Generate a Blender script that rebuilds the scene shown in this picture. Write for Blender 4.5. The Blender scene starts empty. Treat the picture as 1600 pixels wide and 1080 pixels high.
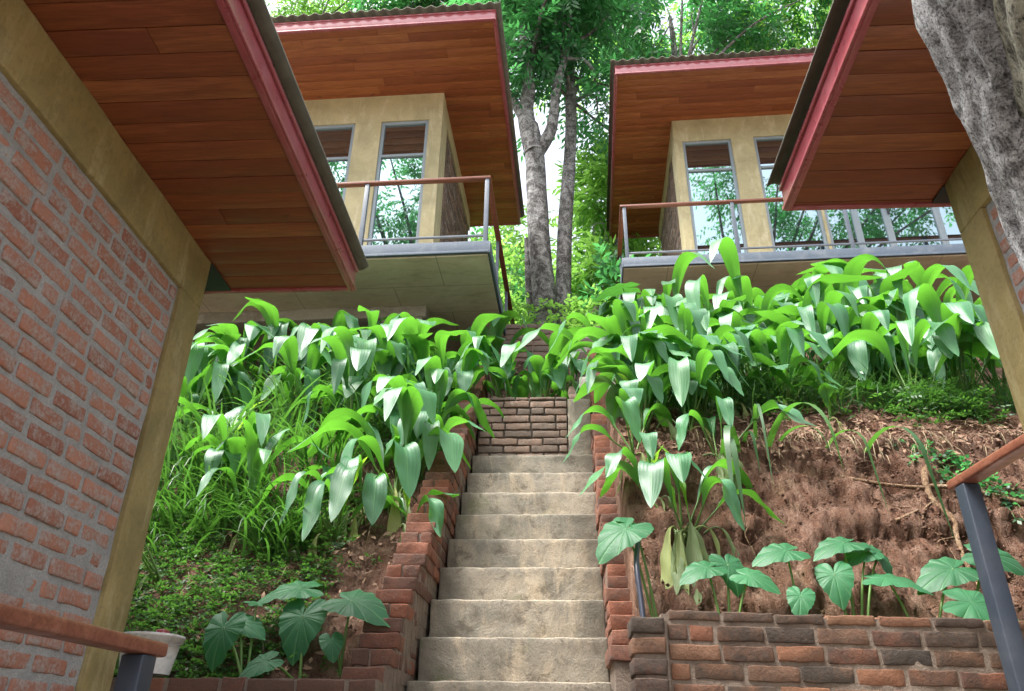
import bpy, math, random
import numpy as np
from mathutils import Matrix, Vector

rng = np.random.default_rng(7)
random.seed(7)
S = bpy.context.scene
COL = S.collection

# ------------------------------------------------------------------ camera
cam_d = bpy.data.cameras.new('camera')
cam_d.sensor_width = 36.0
cam_d.lens = 27.0
cam_d.clip_end = 500
cam = bpy.data.objects.new('camera', cam_d)
COL.objects.link(cam)
# rows: world x / y / z expressed in camera axes
MR = ((0.99832002, 0.01550721, 0.05582712),
      (0.05657537, -0.46883837, -0.88147025),
      (0.01250475, 0.88314784, -0.46892806))
cam.matrix_world = Matrix(((*MR[0], 0.0), (*MR[1], 0.0), (*MR[2], 1.6), (0, 0, 0, 1)))
S.camera = cam

# ------------------------------------------------------------------ light
SUN_EL, SUN_AZ = math.radians(66), math.radians(242)      # azimuth: from behind left of the camera
w = bpy.data.worlds.new('World')
S.world = w
w.use_nodes = True
nt = w.node_tree
bg = nt.nodes['Background']
sky = nt.nodes.new('ShaderNodeTexSky')
sky.sky_type = 'NISHITA'
sky.sun_disc = False
sky.sun_elevation = SUN_EL
sky.sun_rotation = SUN_AZ
sky.air_density = 1.0
sky.dust_density = 6.0
sky.ozone_density = 0.6
hs = nt.nodes.new('ShaderNodeHueSaturation')
hs.inputs['Saturation'].default_value = 0.45
hs.inputs['Value'].default_value = 1.0
nt.links.new(sky.outputs[0], hs.inputs['Color'])
nt.links.new(hs.outputs[0], bg.inputs['Color'])
bg.inputs['Strength'].default_value = 0.13
sun_d = bpy.data.lights.new('sun', 'SUN')
sun_d.energy = 2.0
sun_d.angle = math.radians(20)
sun_d.color = (1.0, 0.985, 0.96)
sun = bpy.data.objects.new('sun', sun_d)
COL.objects.link(sun)
sd = Vector((math.sin(SUN_AZ) * math.cos(SUN_EL), math.cos(SUN_AZ) * math.cos(SUN_EL), math.sin(SUN_EL)))
sun.rotation_euler = sd.to_track_quat('Z', 'Y').to_euler()
S.view_settings.view_transform = 'Standard'
S.view_settings.look = 'None'
S.view_settings.gamma = 1.0
S.view_settings.exposure = 2.26
S.view_settings.use_curve_mapping = False
S.cycles.max_bounces = 8
S.cycles.diffuse_bounces = 6
S.cycles.glossy_bounces = 3
S.cycles.transmission_bounces = 3
S.cycles.transparent_max_bounces = 4
S.cycles.use_denoising = True
S.cycles.sample_clamp_indirect = 6.0

# ------------------------------------------------------------------ materials
class NT:
    def __init__(s, name):
        m = bpy.data.materials.new(name)
        m.use_nodes = True
        s.m = m
        s.t = m.node_tree
        s.bsdf = s.t.nodes['Principled BSDF']
        s.out = s.t.nodes['Material Output']
    def n(s, typ, ins=None, **kw):
        nd = s.t.nodes.new(typ)
        for k, v in kw.items():
            setattr(nd, k, v)
        for k, v in (ins or {}).items():
            s.set(nd, k, v)
        return nd
    def set(s, nd, k, v):
        sock = nd.inputs[k]
        if isinstance(v, bpy.types.NodeSocket):
            s.t.links.new(v, sock)
        elif isinstance(v, bpy.types.Node):
            s.t.links.new(v.outputs[0], sock)
        else:
            sock.default_value = v
    def coord(s, scale=(1, 1, 1), kind='Object', off=(0, 0, 0)):
        tc = s.n('ShaderNodeTexCoord')
        mp = s.n('ShaderNodeMapping', {'Vector': tc.outputs[kind], 'Scale': scale, 'Location': off})
        return mp.outputs[0]
    def noise(s, vec, scale=5, detail=5, rough=0.55, dist=0.0):
        return s.n('ShaderNodeTexNoise', {'Vector': vec, 'Scale': scale, 'Detail': detail, 'Roughness': rough, 'Distortion': dist}).outputs[0]
    def ramp(s, fac, stops):
        r = s.n('ShaderNodeValToRGB', {'Fac': fac})
        e = r.color_ramp.elements
        while len(e) < len(stops):
            e.new(0.5)
        for q, (p, c) in zip(e, stops):
            q.position = p
            q.color = (c, c, c, 1) if isinstance(c, (int, float)) else (*c, 1)
        return r.outputs[0]
    def mix(s, fac, a, b, typ='MIX'):
        nd = s.n('ShaderNodeMix', data_type='RGBA', blend_type=typ)
        for i, v in ((0, fac), (6, a), (7, b)):
            if isinstance(v, (bpy.types.NodeSocket,)):
                s.t.links.new(v, nd.inputs[i])
            elif i == 0:
                nd.inputs[0].default_value = v
            else:
                nd.inputs[i].default_value = (*v, 1)
        return nd.outputs[2]
    def math(s, op, a, b=0.0):
        nd = s.n('ShaderNodeMath', operation=op)
        s.set(nd, 0, a); s.set(nd, 1, b)
        return nd.outputs[0]
    def attr(s, name):
        return s.n('ShaderNodeAttribute', attribute_name=name)
    def bump(s, h, strength=0.4, dist=0.01, normal=None):
        b = s.n('ShaderNodeBump', {'Height': h, 'Strength': strength, 'Distance': dist})
        if normal is not None:
            s.set(b, 'Normal', normal)
        return b.outputs[0]
    def fin(s, color=None, rough=None, normal=None, **kw):
        b = s.bsdf
        for k, v in (('Base Color', color), ('Roughness', rough), ('Normal', normal)):
            if v is not None:
                if k == 'Base Color' and isinstance(v, tuple):
                    v = (*v, 1)
                s.set(b, k, v)
        for k, v in kw.items():
            s.set(b, k.replace('_', ' '), v)
        return s.m

def mat_brick(name, c1, c2, c3, mort, mort_amt=0.45, dark=0.0, dark_col=(0.05, 0.045, 0.04)):
    s = NT(name)
    co = s.coord()
    r = s.attr('rnd').outputs['Fac']
    col = s.ramp(r, [(0.0, c1), (0.5, c2), (1.0, c3)])
    n1 = s.noise(co, 14, 6, 0.6)
    n2 = s.noise(co, 60, 5, 0.7)
    col = s.mix(s.ramp(n1, [(0.3, 0.0), (0.7, 0.55)]), col, tuple(x * 0.55 for x in c1))
    # mortar smears over the brick faces
    sm = s.math('ADD', s.math('MULTIPLY', n1, 0.5), s.math('MULTIPLY', n2, 0.5))
    col = s.mix(s.ramp(sm, [(0.62 - 0.2 * mort_amt, 0.0), (0.70 - 0.12 * mort_amt, 0.75)]), col, mort)
    if dark:
        n3 = s.noise(co, 6.5, 7, 0.75, 0.4)
        rh = s.n('ShaderNodeTexWhiteNoise', {'W': r}, noise_dimensions='1D').outputs['Value']
        rr = s.math('ADD', s.math('MULTIPLY', n3, 0.66), s.math('MULTIPLY', rh, 0.34))
        col = s.mix(s.ramp(rr, [(0.52 - 0.16 * dark, 0.0), (0.66 - 0.06 * dark, min(0.93, 0.4 + 0.5 * dark))]), col, dark_col)
    h = s.math('ADD', s.math('MULTIPLY', n1, 0.6), s.math('MULTIPLY', n2, 0.5))
    return s.fin(col, 0.9, s.bump(h, 0.8, 0.012), Specular_IOR_Level=0.25)

def mat_mortar(name, a, b, scale=9):
    s = NT(name)
    co = s.coord()
    n1 = s.noise(co, scale, 7, 0.65)
    n2 = s.noise(co, 90, 4, 0.7)
    col = s.mix(s.ramp(n1, [(0.3, 0.0), (0.7, 1.0)]), a, b)
    col = s.mix(s.ramp(n2, [(0.35, 0.35), (0.6, 0.0)]), col, tuple(x * 0.5 for x in a))
    return s.fin(col, 0.95, s.bump(s.math('ADD', n1, s.math('MULTIPLY', n2, 0.6)), 0.8, 0.012), Specular_IOR_Level=0.2)

def mat_ochre(name, base=(0.40, 0.30, 0.12), dark=(0.23, 0.18, 0.07), pale=(0.52, 0.44, 0.24)):
    s = NT(name)
    co = s.coord()
    n1 = s.noise(co, 2.3, 7, 0.65, 0.6)
    n2 = s.noise(s.coord((1, 1, 0.25)), 9, 6, 0.7, 0.3)
    n3 = s.noise(co, 45, 5, 0.6)
    col = s.mix(s.ramp(n1, [(0.35, 0.0), (0.68, 1.0)]), base, dark)
    col = s.mix(s.ramp(n2, [(0.52, 0.0), (0.72, 0.7)]), col, pale)
    col = s.mix(s.ramp(n3, [(0.3, 0.3), (0.5, 0.0)]), col, tuple(x * 0.6 for x in dark))
    h = s.math('ADD', n2, s.math('MULTIPLY', n3, 0.4))
    return s.fin(col, 0.75, s.bump(h, 0.45, 0.01), Specular_IOR_Level=0.35)

def mat_plank(name, a=(0.27, 0.07, 0.022), b=(0.16, 0.036, 0.014), c=(0.36, 0.12, 0.04)):
    s = NT(name)
    r = s.attr('rnd').outputs['Fac']
    sh = s.n('ShaderNodeCombineXYZ', {'X': s.math('MULTIPLY', r, 37.0), 'Y': s.math('MULTIPLY', r, 11.0)})
    co = s.n('ShaderNodeVectorMath', {0: s.coord((0.9, 9, 9)), 1: sh.outputs[0]}, operation='ADD').outputs[0]
    g1 = s.noise(co, 2.2, 6, 0.6, 1.2)
    g2 = s.noise(s.coord((3, 60, 60)), 2.5, 4, 0.6, 0.3)
    kn = s.noise(s.coord((2.5, 5, 5)), 1.6, 2, 0.5, 0.8)
    col = s.ramp(r, [(0.0, b), (0.5, a), (1.0, c)])
    col = s.mix(s.ramp(g1, [(0.35, 0.0), (0.65, 0.75)]), col, b)
    col = s.mix(s.ramp(g1, [(0.25, 0.6), (0.42, 0.0)]), col, c)
    col = s.mix(s.ramp(g2, [(0.35, 0.45), (0.55, 0.0)]), col, tuple(x * 0.5 for x in b))
    col = s.mix(s.ramp(kn, [(0.70, 0.0), (0.78, 0.6)]), col, tuple(x * 0.35 for x in b))
    return s.fin(col, s.ramp(g1, [(0.3, 0.30), (0.7, 0.5)]), s.bump(s.math('ADD', g1, g2), 0.12, 0.004), Specular_IOR_Level=0.45)

def mat_paint(name, col, rough=0.3, wear=(0.35, 0.3, 0.28), amt=0.25, metal=0.0, coat=0.0):
    s = NT(name)
    co = s.coord()
    n1 = s.noise(co, 6, 7, 0.7, 0.5)
    n2 = s.noise(co, 40, 4, 0.6)
    c = s.mix(s.ramp(n1, [(0.5, 0.0), (0.75, amt)]), col, wear)
    c = s.mix(s.ramp(n2, [(0.3, amt * 0.7), (0.5, 0.0)]), c, tuple(x * 0.5 for x in col))
    return s.fin(c, s.ramp(n1, [(0.3, rough), (0.75, min(1, rough + 0.25))]), s.bump(n2, 0.12, 0.003), Metallic=metal, Coat_Weight=coat)

def mat_concrete(name, a=(0.30, 0.25, 0.19), b=(0.19, 0.15, 0.11), c=(0.40, 0.35, 0.28), green=0.0):
    s = NT(name)
    co = s.coord()
    n1 = s.noise(co, 1.6, 8, 0.7, 0.5)
    n2 = s.noise(co, 7, 7, 0.7, 0.2)
    n3 = s.noise(co, 70, 4, 0.65)
    col = s.mix(s.ramp(n1, [(0.38, 0.0), (0.62, 1.0)]), a, b)
    col = s.mix(s.ramp(n2, [(0.52, 0.0), (0.70, 0.8)]), col, c)
    col = s.mix(s.ramp(n3, [(0.30, 0.5), (0.48, 0.0)]), col, tuple(x * 0.45 for x in b))
    if green:
        n4 = s.noise(co, 2.7, 5, 0.7, 0.4)
        col = s.mix(s.ramp(n4, [(0.60, 0.0), (0.75, green)]), col, (0.10, 0.13, 0.03))
    return s.fin(col, 0.9, s.bump(s.math('ADD', n2, s.math('MULTIPLY', n3, 0.5)), 0.5, 0.01), Specular_IOR_Level=0.25)

def mat_stair(name):
    s = NT(name)
    co = s.coord()
    n1 = s.noise(co, 1.9, 8, 0.7, 0.6)
    n2 = s.noise(co, 8, 8, 0.75, 0.4)
    n3 = s.noise(co, 80, 4, 0.7)
    n4 = s.noise(s.coord((1, 1, 0.3)), 5, 7, 0.75, 0.5)
    col = s.mix(s.ramp(n1, [(0.40, 0.0), (0.60, 1.0)]), (0.30, 0.262, 0.205), (0.17, 0.158, 0.13))
    col = s.mix(s.ramp(n4, [(0.50, 0.0), (0.64, 0.85)]), col, (0.40, 0.33, 0.24))
    col = s.mix(s.ramp(n2, [(0.34, 0.7), (0.47, 0.0)]), col, (0.085, 0.070, 0.052))
    col = s.mix(s.ramp(n3, [(0.30, 0.4), (0.42, 0.0)]), col, (0.07, 0.055, 0.04))
    # trodden dirt gathered along both side walls
    x = s.n('ShaderNodeSeparateXYZ', {0: s.coord(off=(0.25, 0, 0))}).outputs[0]
    e = s.math('ADD', s.math('ABSOLUTE', s.math('SUBTRACT', x, -0.0)), s.math('MULTIPLY', s.math('SUBTRACT', n1, 0.5), 0.5))
    col = s.mix(s.ramp(e, [(0.33, 0.0), (0.52, 0.62)]), col, (0.105, 0.088, 0.066))
    n5 = s.noise(co, 2.7, 6, 0.7, 0.4)
    col = s.mix(s.ramp(n5, [(0.60, 0.0), (0.72, 0.5)]), col, (0.10, 0.135, 0.035))
    h = s.math('ADD', s.math('ADD', n2, n4), s.math('MULTIPLY', n3, 0.3))
    return s.fin(col, 0.9, s.bump(h, 0.55, 0.02), Specular_IOR_Level=0.25)

def mat_slab(name):
    s = NT(name)
    co = s.coord()
    n1 = s.noise(co, 0.9, 6, 0.7, 0.8)
    n2 = s.noise(s.coord((1, 4, 4)), 2.6, 7, 0.7, 0.5)
    bk = s.n('ShaderNodeTexBrick', {'Vector': s.coord((1, 1, 1)), 'Color1': (1, 1, 1, 1), 'Color2': (0.9, 0.9, 0.9, 1), 'Mortar': (0, 0, 0, 1),
             'Scale': 1.0, 'Mortar Size': 0.006, 'Brick Width': 1.22, 'Row Height': 0.61}).outputs[0]
    col = s.mix(s.ramp(n1, [(0.35, 0.0), (0.65, 1.0)]), (0.64, 0.57, 0.47), (0.48, 0.40, 0.30))
    col = s.mix(s.ramp(n2, [(0.5, 0.0), (0.72, 0.6)]), col, (0.30, 0.23, 0.16))
    col = s.mix(s.ramp(n2, [(0.3, 0.55), (0.45, 0.0)]), col, (0.45, 0.40, 0.31))
    col = s.mix(s.ramp(bk, [(0.0, 0.5), (0.6, 0.0)]), col, (0.10, 0.08, 0.06))
    return s.fin(col, 0.85, s.bump(n2, 0.3, 0.01))

def mat_soil(name):
    s = NT(name)
    co = s.coord()
    n1 = s.noise(co, 1.3, 7, 0.65, 0.5)
    n2 = s.noise(s.coord((1, 0.6, 0.30)), 16, 8, 0.72, 0.35)
    n3 = s.noise(co, 70, 4, 0.7)
    n5 = s.noise(s.coord((1, 0.5, 0.30)), 26, 7, 0.72, 0.5)
    red = s.mix(s.ramp(n1, [(0.35, 0.0), (0.62, 1.0)]), (0.225, 0.118, 0.075), (0.155, 0.075, 0.047))
    red = s.mix(s.ramp(n2, [(0.44, 0.0), (0.66, 0.85)]), red, (0.34, 0.22, 0.16))
    red = s.mix(s.ramp(n5, [(0.36, 0.8), (0.46, 0.0)]), red, (0.06, 0.027, 0.017))  # crevice shade painted into the soil colour as dark streaks
    n4 = s.noise(co, 5, 6, 0.7)
    red = s.mix(s.ramp(n4, [(0.57, 0.0), (0.72, 0.55)]), red, (0.27, 0.20, 0.115))
    dk = s.mix(s.ramp(n2, [(0.4, 0.0), (0.65, 1.0)]), (0.06, 0.038, 0.024), (0.13, 0.08, 0.05))
    f = s.attr('humus').outputs['Fac']
    col = s.mix(f, red, dk)
    vo = s.n('ShaderNodeTexVoronoi', {'Vector': s.n('ShaderNodeVectorMath', {0: co, 1: s.n('ShaderNodeTexNoise', {'Vector': co, 'Scale': 9.0}).outputs['Color']}, operation='ADD').outputs[0], 'Scale': 17.0}, feature='DISTANCE_TO_EDGE').outputs[0]
    vr = s.ramp(vo, [(0.0, 0.0), (0.07, 1.0)])
    col = s.mix(s.ramp(vo, [(0.0, 0.55), (0.05, 0.0)]), col, (0.05, 0.024, 0.015))
    h = s.math('ADD', s.math('ADD', n2, s.math('MULTIPLY', vr, 0.25)), s.math('ADD', s.math('MULTIPLY', n3, 0.5), s.math('MULTIPLY', n5, 1.1)))
    return s.fin(col, 0.95, s.bump(h, 1.0, 0.05), Specular_IOR_Level=0.2)

def mat_leaf(name, top, under_t, rough=0.38, trans=0.42, pleat=0.0, spec=0.5, vary=0.35, pale=None, coat=0.0, back=None, vein=None):
    s = NT(name)
    r = s.attr('rnd').outputs['Fac']
    co = s.coord()
    n = s.noise(co, 6, 4, 0.6)
    c = s.mix(s.ramp(n, [(0.35, 0.0), (0.7, vary)]), top, tuple(x * 0.55 for x in top))
    c = s.mix(s.ramp(r, [(0.0, 0.55), (0.5, 0.0), (1.0, 0.0)]), c, tuple(x * 0.55 for x in top))
    c = s.mix(s.ramp(r, [(0.55, 0.0), (1.0, 0.6)]), c, (top[0] * 2.1, top[1] * 1.45, top[2] * 0.9))
    nrm = None
    if pleat:
        uv = s.n('ShaderNodeTexCoord').outputs['UV']
        sx = s.n('ShaderNodeSeparateXYZ', {0: uv})
        u = s.math('ABSOLUTE', s.math('SUBTRACT', sx.outputs[0], 0.5))
        wv = s.math('SINE', s.math('MULTIPLY', u, 2 * math.pi * pleat))
        mid = s.ramp(u, [(0.0, 1.0), (0.03, 0.0)])
        n2 = s.noise(co, 22, 3, 0.6)
        hgt = s.math('ADD', s.math('ADD', wv, s.math('MULTIPLY', mid, -1.6)), s.math('MULTIPLY', n2, 1.2))
        nrm = s.bump(hgt, 0.10, 0.005)
        c = s.mix(s.ramp(wv, [(0.0, 0.0), (1.0, 0.12)]), c, tuple(x * 0.5 for x in top))
        if pale:
            c = s.mix(s.math('MULTIPLY', mid, 0.6), c, pale)
    if back:
        c = s.mix(s.n('ShaderNodeNewGeometry').outputs['Backfacing'], c, back)
    if vein:
        vx = s.n('ShaderNodeSeparateXYZ', {0: s.n('ShaderNodeTexCoord').outputs['UV']}).outputs[0]
        c = s.mix(s.ramp(vx, [(0.55, 0.0), (0.95, 0.55)]), c, vein)
        nrm = s.bump(s.math('ADD', s.math('MULTIPLY', vx, -0.6), s.noise(co, 26, 4, 0.6)), 0.4, 0.006)
    tc = s.mix(s.ramp(r, [(0.0, 0.5), (0.6, 0.0), (1.0, 0.0)]), under_t, tuple(x * 0.6 for x in under_t))
    s.fin(c, rough, nrm, Specular_IOR_Level=spec, Coat_Weight=coat, Coat_Roughness=0.42)
    tr = s.n('ShaderNodeBsdfTranslucent', {'Color': tc})
    if nrm is not None:
        s.set(tr, 'Normal', nrm)
    mx = s.n('ShaderNodeMixShader', {0: trans, 1: s.bsdf.outputs[0], 2: tr.outputs[0]})
    s.t.links.new(mx.outputs[0], s.out.inputs[0])
    return s.m

def mat_bark(name, a, b, c, sc=1.0, lich=0.5):
    s = NT(name)
    co = s.coord((1, 1, 0.35))
    n1 = s.noise(co, 22 * sc, 7, 0.7, 0.6)
    n2 = s.noise(s.coord(), 5 * sc, 7, 0.75, 0.5)
    n3 = s.noise(s.coord((1, 1, 0.7)), 42 * sc, 5, 0.7, 0.3)
    col = s.mix(s.ramp(n1, [(0.40, 0.0), (0.62, 1.0)]), b, a)
    col = s.mix(s.ramp(n2, [(0.52 - 0.1 * lich, 0.0), (0.66, 0.85 * lich + 0.1)]), col, c)
    col = s.mix(s.ramp(n3, [(0.36, 0.9), (0.50, 0.0)]), col, tuple(x * 0.35 for x in b))
    h = s.math('ADD', n1, s.math('ADD', s.math('MULTIPLY', n3, 0.7), s.math('MULTIPLY', n2, 0.5)))
    return s.fin(col, 0.9, s.bump(h, 0.9, 0.03 / sc ** 0.5), Specular_IOR_Level=0.2)

def mat_simple(name, col, rough=0.6, metal=0.0, var=0.3, sc=8, spec=0.5):
    s = NT(name)
    n1 = s.noise(s.coord(), sc, 5, 0.6)
    c = s.mix(s.ramp(n1, [(0.35, 0.0), (0.7, var)]), col, tuple(x * 0.5 for x in col))
    return s.fin(c, rough, s.bump(n1, 0.2, 0.003), Metallic=metal, Specular_IOR_Level=spec)

def mat_glass(name):
    s = NT(name)
    n1 = s.noise(s.coord(), 0.9, 2, 0.5)
    nrm = s.bump(n1, 0.03, 0.02)
    dif = s.n('ShaderNodeBsdfDiffuse', {'Color': (0.012, 0.014, 0.015, 1)})
    gl = s.n('ShaderNodeBsdfGlossy', {'Color': (0.74, 0.94, 1.0, 1), 'Roughness': 0.015, 'Normal': nrm})
    mx = s.n('ShaderNodeMixShader', {0: 0.46, 1: dif.outputs[0], 2: gl.outputs[0]})
    s.t.links.new(mx.outputs[0], s.out.inputs[0])
    return s.m

M = dict(
    brickA=mat_brick('brick_orange', (0.35, 0.145, 0.092), (0.44, 0.215, 0.15), (0.28, 0.115, 0.08), (0.37, 0.35, 0.325), 0.8),
    mortA=mat_mortar('mortar_grey', (0.27, 0.27, 0.26), (0.40, 0.395, 0.38)),
    brickB=mat_brick('brick_stained', (0.18, 0.075, 0.045), (0.21, 0.11, 0.06), (0.15, 0.09, 0.06), (0.20, 0.15, 0.115), 0.25, 0.95, (0.035, 0.034, 0.03)),
    mortB=mat_mortar('mortar_earthy', (0.15, 0.115, 0.09), (0.25, 0.20, 0.16)),
    brickC=mat_brick('brick_red', (0.22, 0.085, 0.053), (0.28, 0.115, 0.07), (0.17, 0.08, 0.055), (0.24, 0.18, 0.14), 0.35, 0.8, (0.075, 0.052, 0.042)),
    brickD=mat_brick('brick_brown', (0.20, 0.135, 0.10), (0.25, 0.17, 0.13), (0.18, 0.12, 0.09), (0.28, 0.24, 0.20), 0.5, 0.7, (0.08, 0.07, 0.06)),
    mortD=mat_mortar('mortar_brown', (0.06, 0.048, 0.04), (0.13, 0.11, 0.09)),
    ochre=mat_ochre('ochre_render', (0.33, 0.255, 0.105), (0.19, 0.15, 0.06), (0.45, 0.38, 0.21)),
    ochreL=mat_ochre('ochre_render_pale', (0.46, 0.405, 0.24), (0.32, 0.285, 0.165), (0.58, 0.53, 0.37)),
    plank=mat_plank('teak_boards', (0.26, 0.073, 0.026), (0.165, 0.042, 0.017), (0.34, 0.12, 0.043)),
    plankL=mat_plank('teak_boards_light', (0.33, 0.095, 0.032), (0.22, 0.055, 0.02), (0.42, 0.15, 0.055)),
    pink=mat_paint('pink_red_paint', (0.30, 0.060, 0.075), 0.22, (0.50, 0.22, 0.24), 0.35, coat=0.6),
    roof=mat_simple('fibre_cement_sheet', (0.115, 0.105, 0.08), 0.9, var=0.7, sc=12),
    steel=mat_paint('grey_blue_steel', (0.09, 0.11, 0.14), 0.35, (0.25, 0.26, 0.27), 0.25),
    steelD=mat_paint('dark_blue_steel', (0.022, 0.030, 0.045), 0.4, (0.12, 0.12, 0.12), 0.25),
    steelP=mat_paint('pale_grey_steel', (0.075, 0.10, 0.135), 0.5, (0.35, 0.36, 0.36), 0.3),
    darkbox=mat_simple('dark_steel_and_recess', (0.012, 0.014, 0.016), 0.5),  # dark steel parts, also the sheet that imitates a shaded recess
    rail=mat_plank('handrail_wood', (0.20, 0.062, 0.032), (0.13, 0.038, 0.02), (0.32, 0.16, 0.12)),
    conc=mat_stair('stair_concrete'),
    conc2=mat_concrete('plain_concrete', (0.33, 0.31, 0.27), (0.22, 0.20, 0.17), (0.42, 0.40, 0.36)),
    slab=mat_slab('formed_concrete'),
    soil=mat_soil('red_soil'),
    glass=mat_glass('window_glass'),
    frame=mat_paint('window_frame_grey', (0.22, 0.27, 0.31), 0.4, (0.4, 0.42, 0.42), 0.2),
    white=mat_paint('bucket_plastic', (0.62, 0.61, 0.58), 0.45, (0.30, 0.27, 0.22), 0.7),
    pipe=mat_simple('black_pipe', (0.02, 0.025, 0.04), 0.35),
    palm=mat_leaf('palm_grass_leaf', (0.048, 0.178, 0.072), (0.13, 0.40, 0.03), 0.5, 0.34, pleat=7, spec=0.55, pale=(0.12, 0.28, 0.08), coat=0.2, back=(0.045, 0.16, 0.03)),
    palmY=mat_leaf('young_leaf', (0.10, 0.28, 0.03), (0.32, 0.60, 0.04), 0.38, 0.5, pleat=7, spec=0.5),
    palmD=mat_leaf('withered_leaf', (0.20, 0.27, 0.12), (0.28, 0.36, 0.13), 0.6, 0.3, pleat=6, spec=0.3, pale=(0.3, 0.28, 0.14)),
    stalk=mat_leaf('leaf_stalk', (0.10, 0.20, 0.04), (0.2, 0.35, 0.05), 0.45, 0.2),
    taro=mat_leaf('taro_leaf', (0.032, 0.145, 0.058), (0.12, 0.42, 0.05), 0.5, 0.30, spec=0.25, vary=0.5, vein=(0.16, 0.34, 0.15)),
    grass=mat_leaf('grass_blade', (0.04, 0.125, 0.045), (0.10, 0.25, 0.045), 0.38, 0.3),
    grassD=mat_leaf('dark_grass_blade', (0.035, 0.11, 0.03), (0.10, 0.28, 0.03), 0.42, 0.35),
    fern=mat_leaf('ground_cover_leaf', (0.032, 0.10, 0.024), (0.10, 0.26, 0.035), 0.5, 0.40),
    crown=mat_leaf('tree_leaf', (0.025, 0.105, 0.045), (0.09, 0.36, 0.09), 0.40, 0.50),
    crownB=mat_leaf('tree_leaf_bright', (0.085, 0.23, 0.05), (0.33, 0.66, 0.11), 0.45, 0.58),
    crownD=mat_leaf('tree_leaf_deep', (0.03, 0.11, 0.05), (0.10, 0.40, 0.10), 0.42, 0.5),
    bark=mat_bark('grey_bark', (0.14, 0.135, 0.13), (0.045, 0.042, 0.04), (0.46, 0.46, 0.45), 1.5, 0.8),
    barkN=mat_bark('lichen_bark', (0.25, 0.245, 0.24), (0.055, 0.052, 0.05), (0.66, 0.67, 0.68), 5.0, 1.15),
    barkM=mat_bark('mossy_bark', (0.22, 0.21, 0.15), (0.04, 0.035, 0.025), (0.42, 0.41, 0.33), 1.3, 0.8),
    litter=mat_simple('dry_leaf_litter', (0.22, 0.13, 0.08), 0.85, var=0.8, sc=15),
    straw=mat_simple('dry_grass', (0.30, 0.24, 0.14), 0.8, var=0.6, sc=15),
    root=mat_bark('root_bark', (0.30, 0.20, 0.12), (0.16, 0.09, 0.05), (0.38, 0.29, 0.20), 2.0, 0.5),
    pale=mat_simple('pale_render', (0.55, 0.50, 0.45), 0.8),
    orange=mat_simple('orange_paint', (0.60, 0.22, 0.06), 0.6),
    ground=mat_concrete('paved_ground', (0.22, 0.18, 0.14), (0.14, 0.11, 0.08), (0.28, 0.24, 0.2)),
)

# ------------------------------------------------------------------ noise
def _hash(ix, iy, iz):
    n = (ix * 374761393 + iy * 668265263 + iz * 1274126177) & 0xFFFFFFFF
    n = ((n ^ (n >> 13)) * 1274126177) & 0xFFFFFFFF
    n = (n ^ (n >> 16)) & 0xFFFF
    return n / 32767.5 - 1.0

def vnoise(p):
    p = np.asarray(p, float)
    i = np.floor(p).astype(np.int64)
    f = p - i
    f = f * f * (3 - 2 * f)
    out = 0
    for dx in (0, 1):
        wx = f[..., 0] if dx else 1 - f[..., 0]
        for dy in (0, 1):
            wy = f[..., 1] if dy else 1 - f[..., 1]
            for dz in (0, 1):
                wz = f[..., 2] if dz else 1 - f[..., 2]
                out = out + wx * wy * wz * _hash(i[..., 0] + dx, i[..., 1] + dy, i[..., 2] + dz)
    return out

def fbm(p, oct=4, gain=0.5):
    p = np.asarray(p, float)
    a, s, t = 1.0, 0, 0
    for k in range(oct):
        s = s + a * vnoise(p * (2.03 ** k) + 17.3 * k)
        t += a
        a *= gain
    return s / t

# ------------------------------------------------------------------ mesh helpers
class MB:
    """collects quads/tris and writes ONE mesh object"""
    def __init__(s):
        s.v, s.f, s.r, s.uv, s.n = [], [], [], [], 0
        s.hasuv = False
    def add(s, v, f, rnd=0.5, uv=None):
        v = np.asarray(v, float)
        s.v.append(v)
        f = np.asarray(f, np.int64)
        if f.shape[1] == 3:
            f = np.concatenate([f, -np.ones((len(f), 1), np.int64) - s.n], 1)
        s.f.append(f + s.n)
        s.r.append(np.full(len(v), float(rnd)) if np.isscalar(rnd) else np.asarray(rnd, float))
        if uv is None:
            uv = np.zeros((len(v), 2))
        else:
            s.hasuv = True
        s.uv.append(np.asarray(uv, float))
        s.n += len(v)
    def mesh(s, name, mats, smooth=False, mi=None):
        me = bpy.data.meshes.new(name)
        V = np.concatenate(s.v)
        Fq = np.concatenate(s.f)
        tri = Fq[:, 3] < 0
        cnt = np.where(tri, 3, 4)
        loops = Fq.reshape(-1)
        loops = loops[loops >= 0]
        me.vertices.add(len(V)); me.vertices.foreach_set('co', V.ravel())
        me.loops.add(len(loops)); me.loops.foreach_set('vertex_index', loops.astype(np.int32))
        me.polygons.add(len(Fq))
        st = np.concatenate([[0], np.cumsum(cnt)[:-1]]).astype(np.int32)
        me.polygons.foreach_set('loop_start', st)
        me.polygons.foreach_set('loop_total', cnt.astype(np.int32))
        if smooth:
            me.polygons.foreach_set('use_smooth', np.ones(len(Fq), bool))
        me.update(calc_edges=True)
        a = me.attributes.new('rnd', 'FLOAT', 'POINT')
        a.data.foreach_set('value', np.concatenate(s.r))
        if s.hasuv:
            ul = me.uv_layers.new(name='UVMap')
            ul.data.foreach_set('uv', np.concatenate(s.uv)[loops].ravel())
        for m in (mats if isinstance(mats, (list, tuple)) else [mats]):
            me.materials.append(m)
        me.validate()
        return me
    def build(s, name, mats, parent=None, smooth=False):
        me = s.mesh(name, mats, smooth)
        return link(name, me, parent)

def link(name, me, parent=None):
    o = bpy.data.objects.new(name, me)
    COL.objects.link(o)
    if parent is not None:
        o.parent = parent
    return o

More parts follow.
